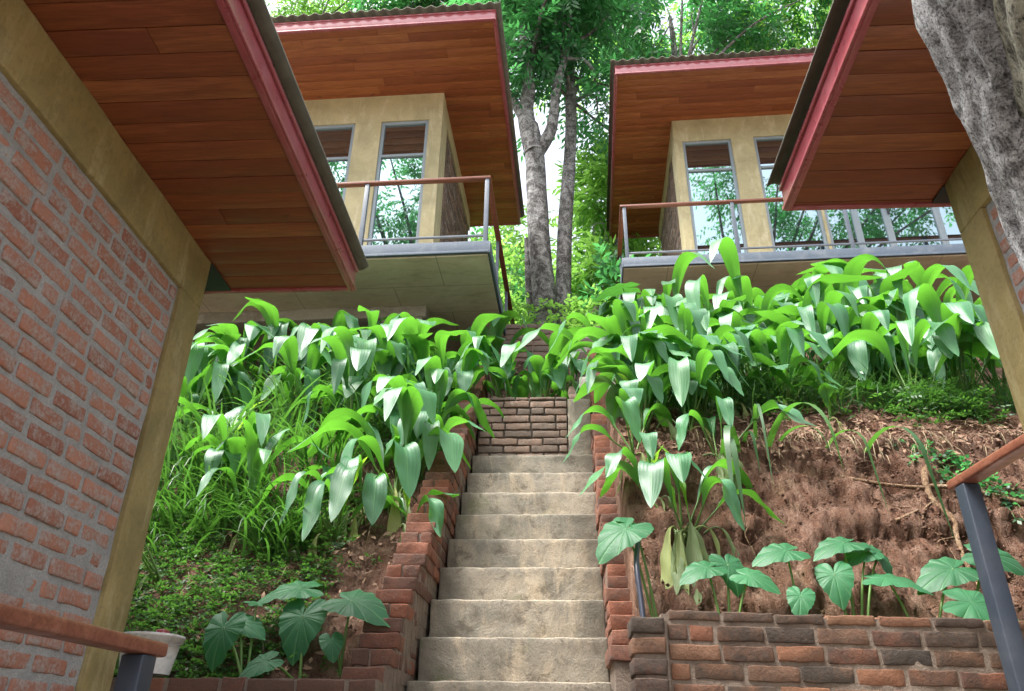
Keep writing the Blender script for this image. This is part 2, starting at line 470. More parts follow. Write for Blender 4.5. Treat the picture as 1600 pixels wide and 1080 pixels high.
def tag(o, label=None, cat=None, group=None, kind=None):
    if label: o['label'] = label
    if cat: o['category'] = cat
    if group: o['group'] = group
    if kind: o['kind'] = kind
    return o

def empty(name, loc=(0, 0, 0), rz=0.0):
    o = bpy.data.objects.new(name, None)
    o.empty_display_size = 0.2
    COL.objects.link(o)
    o.location = loc
    o.rotation_euler = (0, 0, rz)
    return o

def gridfaces(nu, nv, off=0):
    a = np.arange(nu - 1)[:, None] * nv + np.arange(nv - 1)[None, :]
    return np.stack([a, a + nv, a + nv + 1, a + 1], -1).reshape(-1, 4) + off

_rb_cache = {}
def rbox(mb, lo, hi, r=0.0, seg=None, amp=0.0, fr=12, rnd=0.5, seed=0.0, xf=None, taper=None):
    """rounded, optionally subdivided and roughened box between corners lo and hi"""
    lo = np.array(lo, float); hi = np.array(hi, float)
    c, h = (lo + hi) / 2, (hi - lo) / 2
    if r <= 0 and seg is None:
        sg = [np.array([-1, 1.])] * 3
    else:
        sg = []
        for k in range(3):
            n = 0 if seg is None else max(0, int(round(2 * h[k] / seg)) - 1)
            if r > 0:
                e = min(r, h[k] * 0.49) / h[k]
                inner = np.linspace(-1 + e, 1 - e, n + 2)
                x = np.concatenate([[-1, -1 + e * 0.35], inner, [1 - e * 0.35, 1]])
            else:
                x = np.linspace(-1, 1, n + 2)
            sg.append(x)
    Vs, Fs, off = [], [], 0
    for ax in range(3):
        u, v = (ax + 1) % 3, (ax + 2) % 3
        for sgn in (-1, 1):
            A, B = np.meshgrid(sg[u], sg[v], indexing='ij')
            P = np.zeros(A.shape + (3,))
            P[..., u] = A; P[..., v] = B; P[..., ax] = sgn
            f = gridfaces(len(sg[u]), len(sg[v]), off)
            if sgn < 0:
                f = f[:, ::-1]
            Vs.append(P.reshape(-1, 3)); Fs.append(f); off += A.size
    P = np.concatenate(Vs) * h
    if r > 0:
        inn = np.clip(P, -(h - np.minimum(r, h * 0.49)), h - np.minimum(r, h * 0.49))
        d = P - inn
        ln = np.linalg.norm(d, axis=1, keepdims=True)
        P = np.where(ln > 1e-9, inn + d / np.maximum(ln, 1e-9) * np.minimum(r, h.min() * 0.49), P)
    P = P + c
    if amp:
        q = P * fr + seed
        N = np.stack([fbm(q, 3), fbm(q + 31.7, 3), fbm(q + 77.1, 3)], 1)
        P = P + amp * N
    if xf is not None:
        P = xf(P)
    mb.add(P, np.concatenate(Fs), rnd)

def tube(mb, pts, rad, ns=8, amp=0.0, fr=6, rnd=0.5, cap=True, seed=0.0):
    pts = np.asarray(pts, float); n = len(pts)
    rad = np.broadcast_to(np.asarray(rad, float), (n,))
    T = np.gradient(pts, axis=0)
    T /= np.linalg.norm(T, axis=1, keepdims=True) + 1e-9
    ref = np.array([1., 0, 0]) if abs(T[0, 0]) < 0.8 else np.array([0, 1., 0])
    V = []
    Ncur = ref - T[0] * (ref @ T[0]); Ncur /= np.linalg.norm(Ncur)
    for i in range(n):
        Ncur = Ncur - T[i] * (Ncur @ T[i]); Ncur /= np.linalg.norm(Ncur)
        B = np.cross(T[i], Ncur)
        a = np.linspace(0, 2 * np.pi, ns, endpoint=False)
        ring = np.cos(a)[:, None] * Ncur + np.sin(a)[:, None] * B
        R = rad[i]
        if amp:
            R = R * (1 + amp * fbm((pts[i] * np.array([1, 1, .5]) + ring * 0.6) * fr / 6 + seed, 4)[:, None] * 2)
        V.append(pts[i] + ring * R)
    V = np.concatenate(V)
    i = np.arange(n - 1)[:, None] * ns
    j = np.arange(ns)[None, :]
    k = (j + 1) % ns
    F = np.stack([i + j, i + k, i + ns + k, i + ns + j], -1).reshape(-1, 4)
    mb.add(V, F, rnd)
    if cap:
        for e, base in ((0, 0), (n - 1, (n - 1) * ns)):
            c = np.vstack([pts[e][None], V[base:base + ns]])
            ff = [[0, (q + 1) % ns + 1, q + 1] if e == 0 else [0, q + 1, (q + 1) % ns + 1] for q in range(ns)]
            mb.add(c, ff, rnd)

def smooth_path(ctrl, n):
    ctrl = np.asarray(ctrl, float)
    m = len(ctrl)
    t = np.linspace(0, m - 1, n)
    out = []
    P = np.vstack([2 * ctrl[0] - ctrl[1], ctrl, 2 * ctrl[-1] - ctrl[-2]])
    for x in t:
        i = min(int(x), m - 2); f = x - i
        p0, p1, p2, p3 = P[i], P[i + 1], P[i + 2], P[i + 3]
        out.append(0.5 * (2 * p1 + (p2 - p0) * f + (2 * p0 - 5 * p1 + 4 * p2 - p3) * f * f + (3 * p1 - p0 - 3 * p2 + p3) * f ** 3))
    return np.array(out)

def frame_xf(o, u, n, v=(0, 0, 1)):
    """local (a along u, b along v up, c outwards along n) -> world"""
    o, u, n, v = (np.array(x, float) for x in (o, u, n, v))
    return lambda P: o + P[:, [0]] * u + P[:, [1]] * v + P[:, [2]] * n

def bricks(mbb, o, u, n, L, H, bl=0.215, bh=0.062, mort=0.022, proud=0.004, depth=0.03, jit=0.006, seg=0.03, seed=1, amp=0.004, keep=None, v=(0, 0, 1), a0=0.0, r=0.006):
    """running bond of rounded rough bricks on a wall face"""
    rg = np.random.default_rng(seed)
    xf = frame_xf(o, u, n, v)
    nc = int(math.ceil(H / (bh + mort)))
    for c in range(nc):
        z0 = c * (bh + mort) + mort * 0.5
        z1 = min(z0 + bh, H)
        if z1 - z0 < 0.02:
            continue
        a = a0 - (bl + mort) * (0.5 if c % 2 else 0.0) + rg.normal(0, 0.012)
        while a < L:
            l = bl * rg.uniform(0.93, 1.05) if rg.random() > 0.06 else bl * 0.48
            x0, x1 = max(a, 0.003), min(a + l, L - 0.003)
            a += l + mort * rg.uniform(0.7, 1.3)
            if x1 - x0 < 0.03:
                continue
            if keep is not None and not keep((x0 + x1) / 2, (z0 + z1) / 2):
                continue
            dz = rg.normal(0, jit * 0.35); dd = rg.normal(0, jit * 0.4); rt = rg.normal(0, 0.006)
            cx, cz = (x0 + x1) / 2, (z0 + z1) / 2
            def g(P, cx=cx, cz=cz, rt=rt, dz=dz):
                Q = P.copy()
                Q[:, 1] = P[:, 1] + (P[:, 0] - cx) * rt + dz
                return xf(Q)
            rbox(mbb, (x0, z0, -depth), (x1, z1, proud + dd), r, seg, amp, 22, rg.random(), seed * 3.1 + c, g)

# ------------------------------------------------------------------ terrain
def prof(y, pts):
    pts = np.array(pts)
    return np.interp(y, pts[:, 0], pts[:, 1])
PR = [(3.5, 1.95), (3.9, 2.0), (4.08, 2.12), (4.45, 2.85), (4.8, 3.42), (5.15, 3.72), (5.6, 4.0), (7, 4.95), (9.5, 6.65), (10.6, 7.3), (12, 7.75), (18, 9.0), (40, 21), (90, 40)]
PL = [(3.5, 1.66), (3.85, 1.75), (4.2, 2.15), (5.5, 3.45), (7, 4.75), (8.6, 5.95), (9.6, 6.3), (11, 7.2), (12, 7.7), (18, 9.0), (40, 21), (90, 40)]
PC = [(3.5, 0.7), (6.4, 3.3), (6.55, 4.38), (7.5, 4.95), (9, 6.15), (11, 7.5), (12, 7.8), (18, 9.0), (40, 21), (90, 40)]
def sst(x, a, b):
    t = np.clip((x - a) / (b - a), 0, 1)
    return t * t * (3 - 2 * t)
def ground_raw(x, y):
    x = np.asarray(x, float); y = np.asarray(y, float)
    xs = x - 0.028 * (y - 4.2)                      # the stair lane drifts right
    wl = 1 - sst(xs, -0.93, -0.86)
    wr = sst(xs, 0.34, 0.40)
    wl2 = 1 - sst(xs, -1.6, -0.7); wr2 = sst(xs, 0.3, 1.0)
    far = sst(y, 6.5, 6.9)
    wl = wl * (1 - far) + wl2 * far; wr = wr * (1 - far) + wr2 * far
    z = wl * prof(y, PL) + wr * prof(y, PR) + (1 - wl - wr) * prof(y, PC)
    # the right bank turns steeper towards the far right, the left one bulges a little
    return z
def ground(x, y):
    x = np.asarray(x, float); y = np.asarray(y, float)
    q = np.stack([x * 1.1, y * 1.1, np.zeros_like(x)], -1)
    near = sst(y, 3.9, 4.6)
    return ground_raw(x, y) + 0.09 * fbm(q, 3) * near
def gz(x, y):
    return float(ground(np.array([x]), np.array([y]))[0])

def build_terrain():
    def axis(lo, hi, d, far, g=1.14):
        a = list(np.arange(lo, hi + 1e-6, d))
        s = d
        while a[-1] < far: s *= g; a.append(a[-1] + s)
        return a
    xp = axis(0, 3.6, 0.021, 60)
    xs = np.array([-v for v in xp[:0:-1]] + xp)
    ys = np.array(axis(3.72, 5.6, 0.018, 6.0, 1.08) ); ys = np.concatenate([ys, np.array(axis(ys[-1] + 0.035, 9.5, 0.035, 90, 1.08))])
    X, Y = np.meshgrid(xs, ys, indexing='ij')
    Z = ground(X, Y)
    # erosion ribs and clods, pushed out along the slope normal
    dzy = np.gradient(Z, axis=1) / np.gradient(Y, axis=1)
    nrm = np.stack([np.zeros_like(Z), -dzy, np.ones_like(Z)], -1)
    nrm /= np.linalg.norm(nrm, axis=-1, keepdims=True)
    steep = np.clip((dzy - 0.8) / 1.2, 0, 1)
    P = P0 = np.stack([X, Y, Z], -1)
    ribs = fbm(np.stack([X * 12 + 0.6 * fbm(P0 * 3, 2), Y * 3.0, Z * 4.0], -1), 6, 0.66)
    clod = fbm(P * 5.0, 6, 0.62)
    fine = fbm(P * 24.0, 3, 0.6)
    ledge = np.abs(fbm(P * np.array([1.2, 2.2, 3.4]) + 9, 3))
    side = sst(X, 0.42, 0.6)
    crumb = fbm(P * 40.0, 3, 0.8)
    rid = 1 - 2 * np.abs(fbm(P * np.array([14.0, 9.0, 7.0]) + 5, 5, 0.65))
    d = side * (0.050 * ribs * steep + 0.085 * clod + 0.022 * rid * steep - 0.9 * np.clip(0.10 - ledge, 0, 1) * steep) + 0.030 * fine + 0.026 * crumb + (1 - side) * 0.05 * clod
    lane = (X - 0.028 * (Y - 4.2) > -0.95) & (X - 0.028 * (Y - 4.2) < 0.42) & (Y < 6.6)
    d = np.where(lane, 0, d) * sst(Y, 3.72, 4.0)
    P = P + nrm * d[..., None]
    me_v = P.reshape(-1, 3)
    mb = MB()
    mb.add(me_v, gridfaces(len(xs), len(ys)), 0.5)
    me = mb.mesh('hillside', M['soil'], True)
    a = me.attributes.new('humus', 'FLOAT', 'POINT')
    hum = np.clip(sst(X, -0.6, -1.4) * 0 + (1 - sst(X, -1.3, -0.9)) * (0.55 + 0.6 * fbm(P * 1.7, 3)) + sst(Y, 5.3, 6.4) * side * 0.5, 0, 1)
    hum = np.maximum(hum, sst(Y, 6.6, 7.5) * 0.8)
    a.data.foreach_set('value', hum.ravel())
    tag(link('hillside', me), kind='structure')
build_terrain()

# flat ground at the stair foot and the two terraces the near houses stand on
mb = MB()
g = 300
mb.add([(-g, -g, -0.02), (g, -g, -0.02), (g, g, -0.02), (-g, g, -0.02)], [[0, 1, 2, 3]])
tag(mb.build('ground', M['ground']), kind='structure')
mb = MB(); rbox(mb, (-7.5, -4.0, -0.3), (-0.98, 3.575, 0.82), 0.02, 0.3, 0.01, 4)
tag(mb.build('left_terrace', M['conc2'], smooth=True), kind='structure')
mb = MB(); rbox(mb, (0.9, -4.0, -0.3), (7.5, 3.585, 1.27), 0.02, 0.3, 0.01, 4)
tag(mb.build('right_terrace', M['conc2'], smooth=True), kind='structure')

# ------------------------------------------------------------------ the concrete stair
SY, SZ, ST, SR = 4.2, 1.920, 0.2522, 0.2409
YAW = -math.radians(1.6)
def lane_x(y, x):           # x of a line that keeps beside the stair
    return x + 0.028 * (y - 4.2)
stair = tag(empty('staircase', (-0.25, SY - 7 * ST, 0)), 'steep flight of worn concrete steps climbing between two brick walls', 'staircase')
for k in range(-7, 9):
    y0 = SY + k * ST; z1 = SZ + k * SR
    xl, xr = lane_x(y0, -0.775), lane_x(y0, 0.255)
    mb = MB()
    rbox(mb, (xl, y0, z1 - SR - 0.012), (xr, y0 + ST + 0.05 + (0.02 if k < 8 else 0.0), z1 - 0.0), 0.008, 0.024, 0.006, 14, 0.5, k * 2.3)
    st = mb.build('step', M['conc'], None, True)
    st.location = -np.array(stair.location)
    st.parent = stair

# ------------------------------------------------------------------ brick walls of the slope
def step_wall(name, x0, x1, ya, yb, za, label, matb, matm, ch=0.084, seed=3, wide=True):
    """low wall climbing beside the stair: every course sets back a little"""
    root = tag(empty(name, (x0, ya, za)), label, 'brick wall')
    slope = SR / ST
    n = int((yb - ya) * slope / ch)
    rg = np.random.default_rng(seed)
    b = MB(); m = MB()
    for c in range(n):
        y0 = ya + c * ch / slope + rg.normal(0, 0.006); z0 = za + c * ch
        dx = lane_x(y0, 0)
        a0, a1 = x0 + dx, x1 + dx
        jx = rg.normal(0, 0.006)
        L = 0.34 if c > 2 else 0.42
        # a header or two shows to the front, stretchers run back under the next courses
        y = y0
        if wide and c % 3 != 1:
            rbox(b, (a0 + jx, y0, z0 + 0.012), (a1 + jx, y0 + 0.105, z0 + ch - 0.002), 0.006, 0.026, 0.008, 16, rg.random(), c * 1.7)
            y = y0 + 0.116
        elif wide:
            h = (a0 + a1) / 2 + rg.normal(0, 0.01)
            rbox(b, (a0 + jx, y0, z0 + 0.012), (h - 0.006 + jx, y0 + 0.21, z0 + ch - 0.002), 0.006, 0.026, 0.008, 16, rg.random(), c * 1.3)
            rbox(b, (h + 0.006 + jx, y0 + 0.004, z0 + 0.012), (a1 + jx, y0 + 0.21, z0 + ch - 0.002), 0.006, 0.026, 0.008, 16, rg.random(), c * 2.9)
            y = y0 + 0.222
        while y < y0 + 0.66:
            l = 0.21 * rg.uniform(0.95, 1.04)
            q = rg.normal(0, 0.003)
            rbox(b, (a0 + jx + q, y, z0 + 0.012), (a1 + jx + q, y + l, z0 + ch - 0.002), 0.006, 0.03, 0.007, 16, rg.random(), c * 1.7 + 5)
            y += l + 0.012
        rbox(m, (a0 + 0.012, y0 + 0.014, z0 - 0.3), (a1 - 0.010, y0 + 0.6, z0 + ch - 0.006 + 0.003 * (c % 2)), 0.0, None)
    for o in (b.build('brickwork', matb, None, True), m.build('mortar', matm, None, False)):
        o.location = -np.array(root.location); o.parent = root
    return root
step_wall('stair_wall', -0.965, -0.775, 3.74, 7.30, 1.86, 'red brick wall stepping up along the left edge of the concrete stairs', M['brickC'], M['mortB'])
step_wall('stair_curb', 0.258, 0.395, 4.02, 7.9, 1.99, 'low brick kerb along the right edge of the stairs, half hidden by plants', M['brickC'], M['mortB'], seed=8, wide=False)

# right retaining wall (turned slightly), with the pier at the stair
rw = tag(empty('retaining_wall', (0.31, 3.62, 0)), 'dark stained brick retaining wall right of the stairs holding the red soil bank', 'retaining wall')
ang = math.radians(1.2)
u = np.array([math.cos(ang), math.sin(ang) * 1.0, -0.018]); nn = np.array([math.sin(ang), -math.cos(ang), 0])
b, m = MB(), MB()
o0 = np.array([0.475, 3.62, 2.172 - 12 * 0.084 - 0.002])
bricks(b, o0, u, nn, 4.6, 12 * 0.084, bl=0.212, bh=0.064, mort=0.016, proud=0.003, depth=0.08, seed=11, amp=0.006)
xf = frame_xf(o0, u, nn)
rbox(m, (-0.02, 0, -0.11), (4.6, 12 * 0.084 - 0.012, -0.003), 0, 0.06, 0.006, 14, 0.5, 0, xf)
for c in range(12):   # pier
    z = 2.155 - (c + 1) * 0.084
    rbox(b, (0.318 + random.uniform(-.004, .004), 3.585 + random.uniform(-.004, .004), z), (0.462, 3.80, z + 0.068), 0.008, 0.028, 0.008, 16, random.random(), c * 3.3)
rbox(m, (0.326, 3.597, 1.1), (0.47, 3.79, 2.14), 0, 0.06, 0.004, 14)
for o in (b.build('brickwork', M['brickB'], None, True), m.build('mortar', M['mortB'], None, True)):
    o.location = -np.array(rw.location); o.parent = rw
# left retaining wall
lw = tag(empty('retaining_wall', (-0.9, 3.60, 0)), 'lower brick retaining wall left of the stairs below the green bank', 'retaining wall')
b, m = MB(), MB()
o0 = np.array([-3.6, 3.60, 1.885 - 12 * 0.084])
bricks(b, o0, (1, 0, 0), (0, -1, 0), 2.80, 12 * 0.084, bl=0.212, bh=0.064, mort=0.020, proud=0.006, depth=0.10, seed=15, amp=0.007)
xf = frame_xf(o0, (1, 0, 0), (0, -1, 0))
rbox(m, (0, 0, -0.13), (2.80, 12 * 0.084 - 0.008, -0.003), 0, 0.06, 0.006, 14, 0.5, 0, xf)
for o in (b.build('brickwork', M['brickC'], None, True), m.build('mortar', M['mortB'], None, True)):
    o.location = -np.array(lw.location); o.parent = lw

# brick wall closing the top of the flight, with its rendered end pier
tw = tag(empty('planter_wall', (-0.2, 6.45, 3.85)), 'weathered brown brick wall closing the top of the concrete steps', 'brick wall')
b, m = MB(), MB()
bricks(b, (-0.70, 6.44, 3.80), (1, 0, 0), (0, -1, 0), 0.80, 0.68, bl=0.225, bh=0.058, mort=0.014, proud=0.014, depth=0.08, seed=21, amp=0.006)
rbox(m, (-0.70, 6.447, 3.75), (0.10, 6.60, 4.475), 0, 0.06, 0.006, 12)
ob = [b.build('brickwork', M['brickD'], None, True), m.build('mortar', M['mortD'], None, True)]
b = MB(); rbox(b, (0.103, 6.435, 3.78), (0.315, 6.62, 4.46), 0.012, 0.05, 0.012, 8)
ob.append(b.build('end_pier', M['conc'], None, True))
for o in ob:
    o.location = -np.array(tw.location); o.parent = tw

# upper narrow flight behind it, of brick and concrete treads
us = tag(empty('upper_steps', (0.3, 6.9, 4.4)), 'narrow upper steps of pale concrete and brick behind the arching leaves', 'steps')
for k in range(9):
    mb = MB()
    y0 = 6.75 + k * 0.33; z1 = 4.72 + k * 0.27
    rbox(mb, (0.235 + 0.005 * k, y0, z1 - 0.42), (0.74 + 0.012 * k, y0 + 0.38, z1), 0.015, 0.06, 0.012, 7, 0.5, k)
    o = mb.build('step', M['conc2'] if k % 2 else M['brickD'], us, True)
    o.location = -np.array(us.location)
mb = MB()
pw = tag(empty('sloping_kerb', (0.10, 6.7, 4.4)), 'thin brick kerb climbing left of the narrow upper steps to the forked tree', 'kerb')
for c in range(34):
    y = 6.64 + c * 0.118; z = 4.42 + c * 0.084
    xk = 0.10 + 0.010 * c * 0.5
    rbox(mb, (xk + random.uniform(-.006, .006), y, z - 0.02), (xk + 0.125, y + 0.30, z + 0.060), 0.008, 0.05, 0.009, 12, random.random(), c)
    rbox(mb, (xk + 0.01, y + 0.02, z - 0.45), (xk + 0.115, y + 0.28, z - 0.018), 0, None, 0, 1, 0.2)
o = mb.build('brickwork', M['brickD'], pw, True); o.location = -np.array(pw.location)
mb = MB()
bw = tag(empty('low_brick_wall', (-0.6, 8.9, 6.2)), 'low horizontal brick wall in front of the forked tree trunk', 'brick wall')
bricks(mb, (-1.0, 8.9, 5.8), (1, 0, 0), (0, -1, 0), 1.06, 0.85, bl=0.22, bh=0.066, mort=0.02, proud=0.01, depth=0.1, seed=41, amp=0.008)
rbox(mb, (-1.0, 8.905, 5.6), (0.06, 9.1, 6.63), 0, None, 0, 1, 0.3)
o = mb.build('brickwork', M['brickD'], bw, True); o.location = -np.array(bw.location)

# ------------------------------------------------------------------ houses
def corrugated(mb, x0, x1, y0, y1, z, amp=0.022, pitch=0.15, t=0.012, along='y'):
    """sheet whose ribs run along y (wavy front edge) ; z at mid"""
    n = int((x1 - x0) / pitch * 8)
    xs = np.linspace(x0, x1, n)
    zz = z + amp * np.sin((xs - x0) / pitch * 2 * np.pi)
    top = np.stack([np.stack([xs, np.full(n, y), zz + t], 1) for y in (y0, y1)], 0)
    bot = top.copy(); bot[..., 2] -= t
    V = np.concatenate([top.reshape(-1, 3), bot.reshape(-1, 3)])
    F = []
    for i in range(n - 1):
        F += [[i, i + 1, n + i + 1, n + i][::1], [2 * n + i, 3 * n + i, 3 * n + i + 1, 2 * n + i + 1],
              [i, 2 * n + i, 2 * n + i + 1, i + 1], [n + i, n + i + 1, 3 * n + i + 1, 3 * n + i]]
    F += [[0, n, 3 * n, 2 * n], [n - 1, 3 * n - 1, 4 * n - 1, 2 * n - 1]]
    mb.add(V, F, 0.5)

def soffit_boards(mb, x0, x1, y0, y1, z, pitch=0.125, t=0.012, blen=2.4, seed=2, gap=0.0035):
    rg = np.random.default_rng(seed)
    y = y0; row = 0
    while y < y1 - 0.01:
        ye = min(y + pitch - gap, y1)
        x = x0 - rg.uniform(0, blen * 0.8)
        while x < x1:
            l = blen * rg.uniform(0.6, 1.2)
            a, bb = max(x, x0), min(x + l - 0.002, x1)
            x += l
            if bb - a < 0.03:
                continue
            dz = rg.normal(0, 0.0012)
            rbox(mb, (a, y, z + dz), (bb, ye, z + t + dz), 0.0025, None, 0, 1, rg.random())
        y += pitch; row += 1

def fascia(mb, p0, p1, z0, z1, out, t=0.03, lip=0.022):
    """C-channel between p0 and p1 (xy), outward normal out (xy)"""
    p0, p1 = np.array(p0, float), np.array(p1, float)
    d = p1 - p0; L = np.linalg.norm(d); d /= L
    o = np.array([out[0], out[1], 0.0])
    xf = frame_xf((p0[0], p0[1], z0), (d[0], d[1], 0), o)
    H = z1 - z0
    rbox(mb, (0, 0.0, -t), (L, H, 0), 0.003, None, 0, 1, 0.5, 0, xf)
    rbox(mb, (0, 0.004, 0.0005), (L, 0.024, lip * 0.45), 0.002, None, 0, 1, 0.5, 0, xf)
    rbox(mb, (0, H - 0.026, 0.0005), (L, H - 0.003, lip * 0.45), 0.002, None, 0, 1, 0.5, 0, xf)

def window(root, x0, x1, z0, z1, y, transom=None, fw=0.045, handle=None, parts=1):
    """glazed frame in a wall facing -y; local coordinates of the house"""
    f = MB()
    d0, d1 = y - 0.012, y + 0.06
    rbox(f, (x0, d0, z0), (x0 + fw, d1, z1), 0.003)
    rbox(f, (x1 - fw, d0, z0), (x1, d1, z1), 0.003)
    rbox(f, (x0 + fw, d0 + 0.002, z1 - fw), (x1 - fw, d1, z1), 0.003)
    rbox(f, (x0 + fw, d0 + 0.002, z0), (x1 - fw, d1, z0 + fw), 0.003)
    if transom:
        rbox(f, (x0 + fw, d0 + 0.004, transom - 0.02), (x1 - fw, d1, transom + 0.02), 0.003)
    fo = f.build('window', M['frame'], root)
    panes = [(z0 + fw, z1 - fw)] if not transom else [(z0 + fw, transom - 0.02), (transom + 0.02, z1 - fw)]
    for a, bb in panes:
        g = MB()
        rbox(g, (x0 + fw - 0.004, y + 0.018, a - 0.004), (x1 - fw + 0.004, y + 0.026, bb + 0.004), 0)
        g.build('pane', M['glass'], fo)
    return fo

def wall_with_openings(mb, x0, x1, z0, z1, y, t, openings, amp=0.004):
    """front wall slab cut by rectangular openings (x0,x1,z0,z1), as butted rough boxes"""
    xs = sorted(set([x0, x1] + [v for o in openings for v in (max(o[0], x0), min(o[1], x1))]))
    for a, bb in zip(xs[:-1], xs[1:]):
        mid = (a + bb) / 2
        segs = sorted([(o[2], o[3]) for o in openings if o[0] <= mid <= o[1]])
        z = z0
        for s0, s1 in segs + [(z1, z1)]:
            if s0 - z > 0.01:
                rbox(mb, (a, y, z), (bb, y + t, s0), 0, 0.25, amp, 1.7)
            z = max(z, s1)

def far_house(loc, rz, sx0, sx1, sy0, sy1, sz, wx0, wx1, wy, dx0, dx1, dy, dz, wins, label, side, label_rail_posts, seed):
    """all numbers local to loc: soffit rectangle sx/sy at height sz, body wx/wy, deck dx from dy at top dz"""
    root = tag(empty('house', loc, rz), label, 'house')
    H0 = dz
    # front wall
    mb = MB()
    wall_with_openings(mb, wx0, wx1, H0, sz + 0.02, wy, 0.18, [(w[0], w[1], w[2], w[3]) for w in wins])
    mb.build('front_wall', M['ochreL'], root, True)
    # side walls: brick panel between rendered column and beam
    for sx, out, vis in ((wx1, 1, side > 0), (wx0, -1, side < 0)):
        b = MB()
        yb = sy1 - 0.25
        xi = sx - out * 0.18
        lo, hi = sorted((sx - out * 0.004, xi))
        rbox(b, (lo, wy + 0.181, H0), (hi, wy + 0.40, sz), 0.0, 0.3, 0.003, 2)
        rbox(b, (lo, wy + 0.40, sz - 0.28), (hi, yb, sz), 0.0, 0.3, 0.003, 2)
        b.build('side_frame', M['ochreL'], root, True)
        b = MB(); lo2, hi2 = sorted((sx - out * 0.03, xi))
        rbox(b, (lo2, wy + 0.401, H0), (hi2, yb, sz - 0.281), 0, None)
        pn = b.build('side_wall', M['mortA'], root)
        if vis:
            b = MB()
            if out > 0:
                bricks(b, (sx - 0.03, wy + 0.41, H0 + 0.3), (0, 1, 0), (1, 0, 0), yb - wy - 0.45, sz - 0.28 - H0 - 0.3, proud=0.008, seg=0.11, seed=seed)
            else:
                bricks(b, (sx + 0.03, wy + 0.41, H0 + 0.3), (0, 1, 0), (-1, 0, 0), yb - wy - 0.45, sz - 0.28 - H0 - 0.3, proud=0.008, seg=0.11, seed=seed)
            b.build('brickwork', M['brickD'], pn, True)
    b = MB(); rbox(b, (wx0 + 0.18, sy1 - 0.40, H0), (wx1 - 0.18, sy1 - 0.25, sz), 0)
    b.build('back_wall', M['ochreL'], root)
    for wv in wins:
        window(root, wv[0], wv[1], wv[2], wv[3], wy + 0.03, wv[4])
    # floor
    # soffit and roof
    b = MB(); soffit_boards(b, sx0, sx1, sy0, sy1, sz, 0.14, seed=seed, blen=1.9)
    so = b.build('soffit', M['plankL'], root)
    b = MB(); rbox(b, (sx0 + 0.05, sy0 + 0.05, sz + 0.02), (sx1 - 0.05, sy1 - 0.05, sz + 0.13), 0)
    b.build('roof_frame', M['darkbox'], root)
    b = MB()
    fascia(b, (sx0 - 0.002, sy0), (sx1 + 0.002, sy0), sz - 0.012, sz + 0.17, (0, -1))
    fascia(b, (sx1, sy0 + 0.002), (sx1, sy1), sz - 0.010, sz + 0.168, (1, 0))
    fascia(b, (sx0, sy0 + 0.002), (sx0, sy1), sz - 0.010, sz + 0.168, (-1, 0))
    fascia(b, (sx0 + 0.031, sy1), (sx1 - 0.031, sy1), sz - 0.010, sz + 0.168, (0, 1))
    b.build('fascia', M['pink'], root)
    b = MB(); corrugated(b, sx0 - 0.07, sx1 + 0.07, sy0 - 0.07, sy1 + 0.05, sz + 0.205)
    b.build('roof', M['roof'], root, True)
    # balcony slab, steel edge
    b = MB(); rbox(b, (dx0, dy + 0.012, dz - 0.17), (dx1 - 0.012 if side > 0 else dx1, sy1 + 0.2, dz - 0.01), 0.004, 0.4, 0.004, 2)
    slab = b.build('balcony_slab', M['slab'], root, True)
    b = MB()
    rbox(b, (dx0, dy - 0.02, dz - 0.155), (dx1, dy + 0.01, dz + 0.005), 0.003)
    rbox(b, (dx0, dy - 0.035, dz - 0.157), (dx1, dy - 0.0205, dz - 0.125), 0.003)
    xe = dx1 if side > 0 else dx0
    s = 1 if side > 0 else -1
    lo, hi = sorted((xe - s * 0.008, xe + s * 0.022))
    rbox(b, (lo, dy - 0.018, dz - 0.153), (hi, sy1 + 0.2, dz + 0.003), 0.003)
    b.build('steel_edge', M['steelP'], slab)
    # balcony railing
    zt = dz + 0.93
    rl = MB()
    x_a, x_b = (dx0, dx1 - 0.05) if side > 0 else (dx0 + 0.05, dx1)
    rbox(rl, (x_a, dy + 0.002, dz + 0.085), (x_b, dy + 0.025, dz + 0.11), 0.003)
    rbox(rl, (xe - s * 0.057, dy + 0.026, dz + 0.086), (xe - s * 0.033, sy1, dz + 0.109), 0.003)
    po = rl.build('railing', M['steel'], root)
    for px in label_rail_posts:
        q = MB()
        rbox(q, (px - 0.025, dy - 0.012, dz + 0.006), (px + 0.025, dy + 0.038, zt - 0.03), 0.003)
        q.build('post', M['steel'], po)
    for py in np.arange(dy + 1.25, sy1, 1.25):
        q = MB()
        rbox(q, (xe - s * 0.045 - 0.02, py - 0.02, dz + 0.006), (xe - s * 0.045 + 0.02, py + 0.02, zt - 0.031), 0.003)
        q.build('post', M['steel'], po)
    rl = MB()
    rbox(rl, (dx0 if side > 0 else dx0 - 0.0, dy - 0.022, zt - 0.03), (dx1, dy + 0.045, zt + 0.005), 0.006)
    lo, hi = sorted((xe, xe - s * 0.067))
    rbox(rl, (lo, dy + 0.046, zt - 0.031), (hi, sy1, zt + 0.004), 0.006)
    rl.build('handrail', M['rail'], po)
    return root

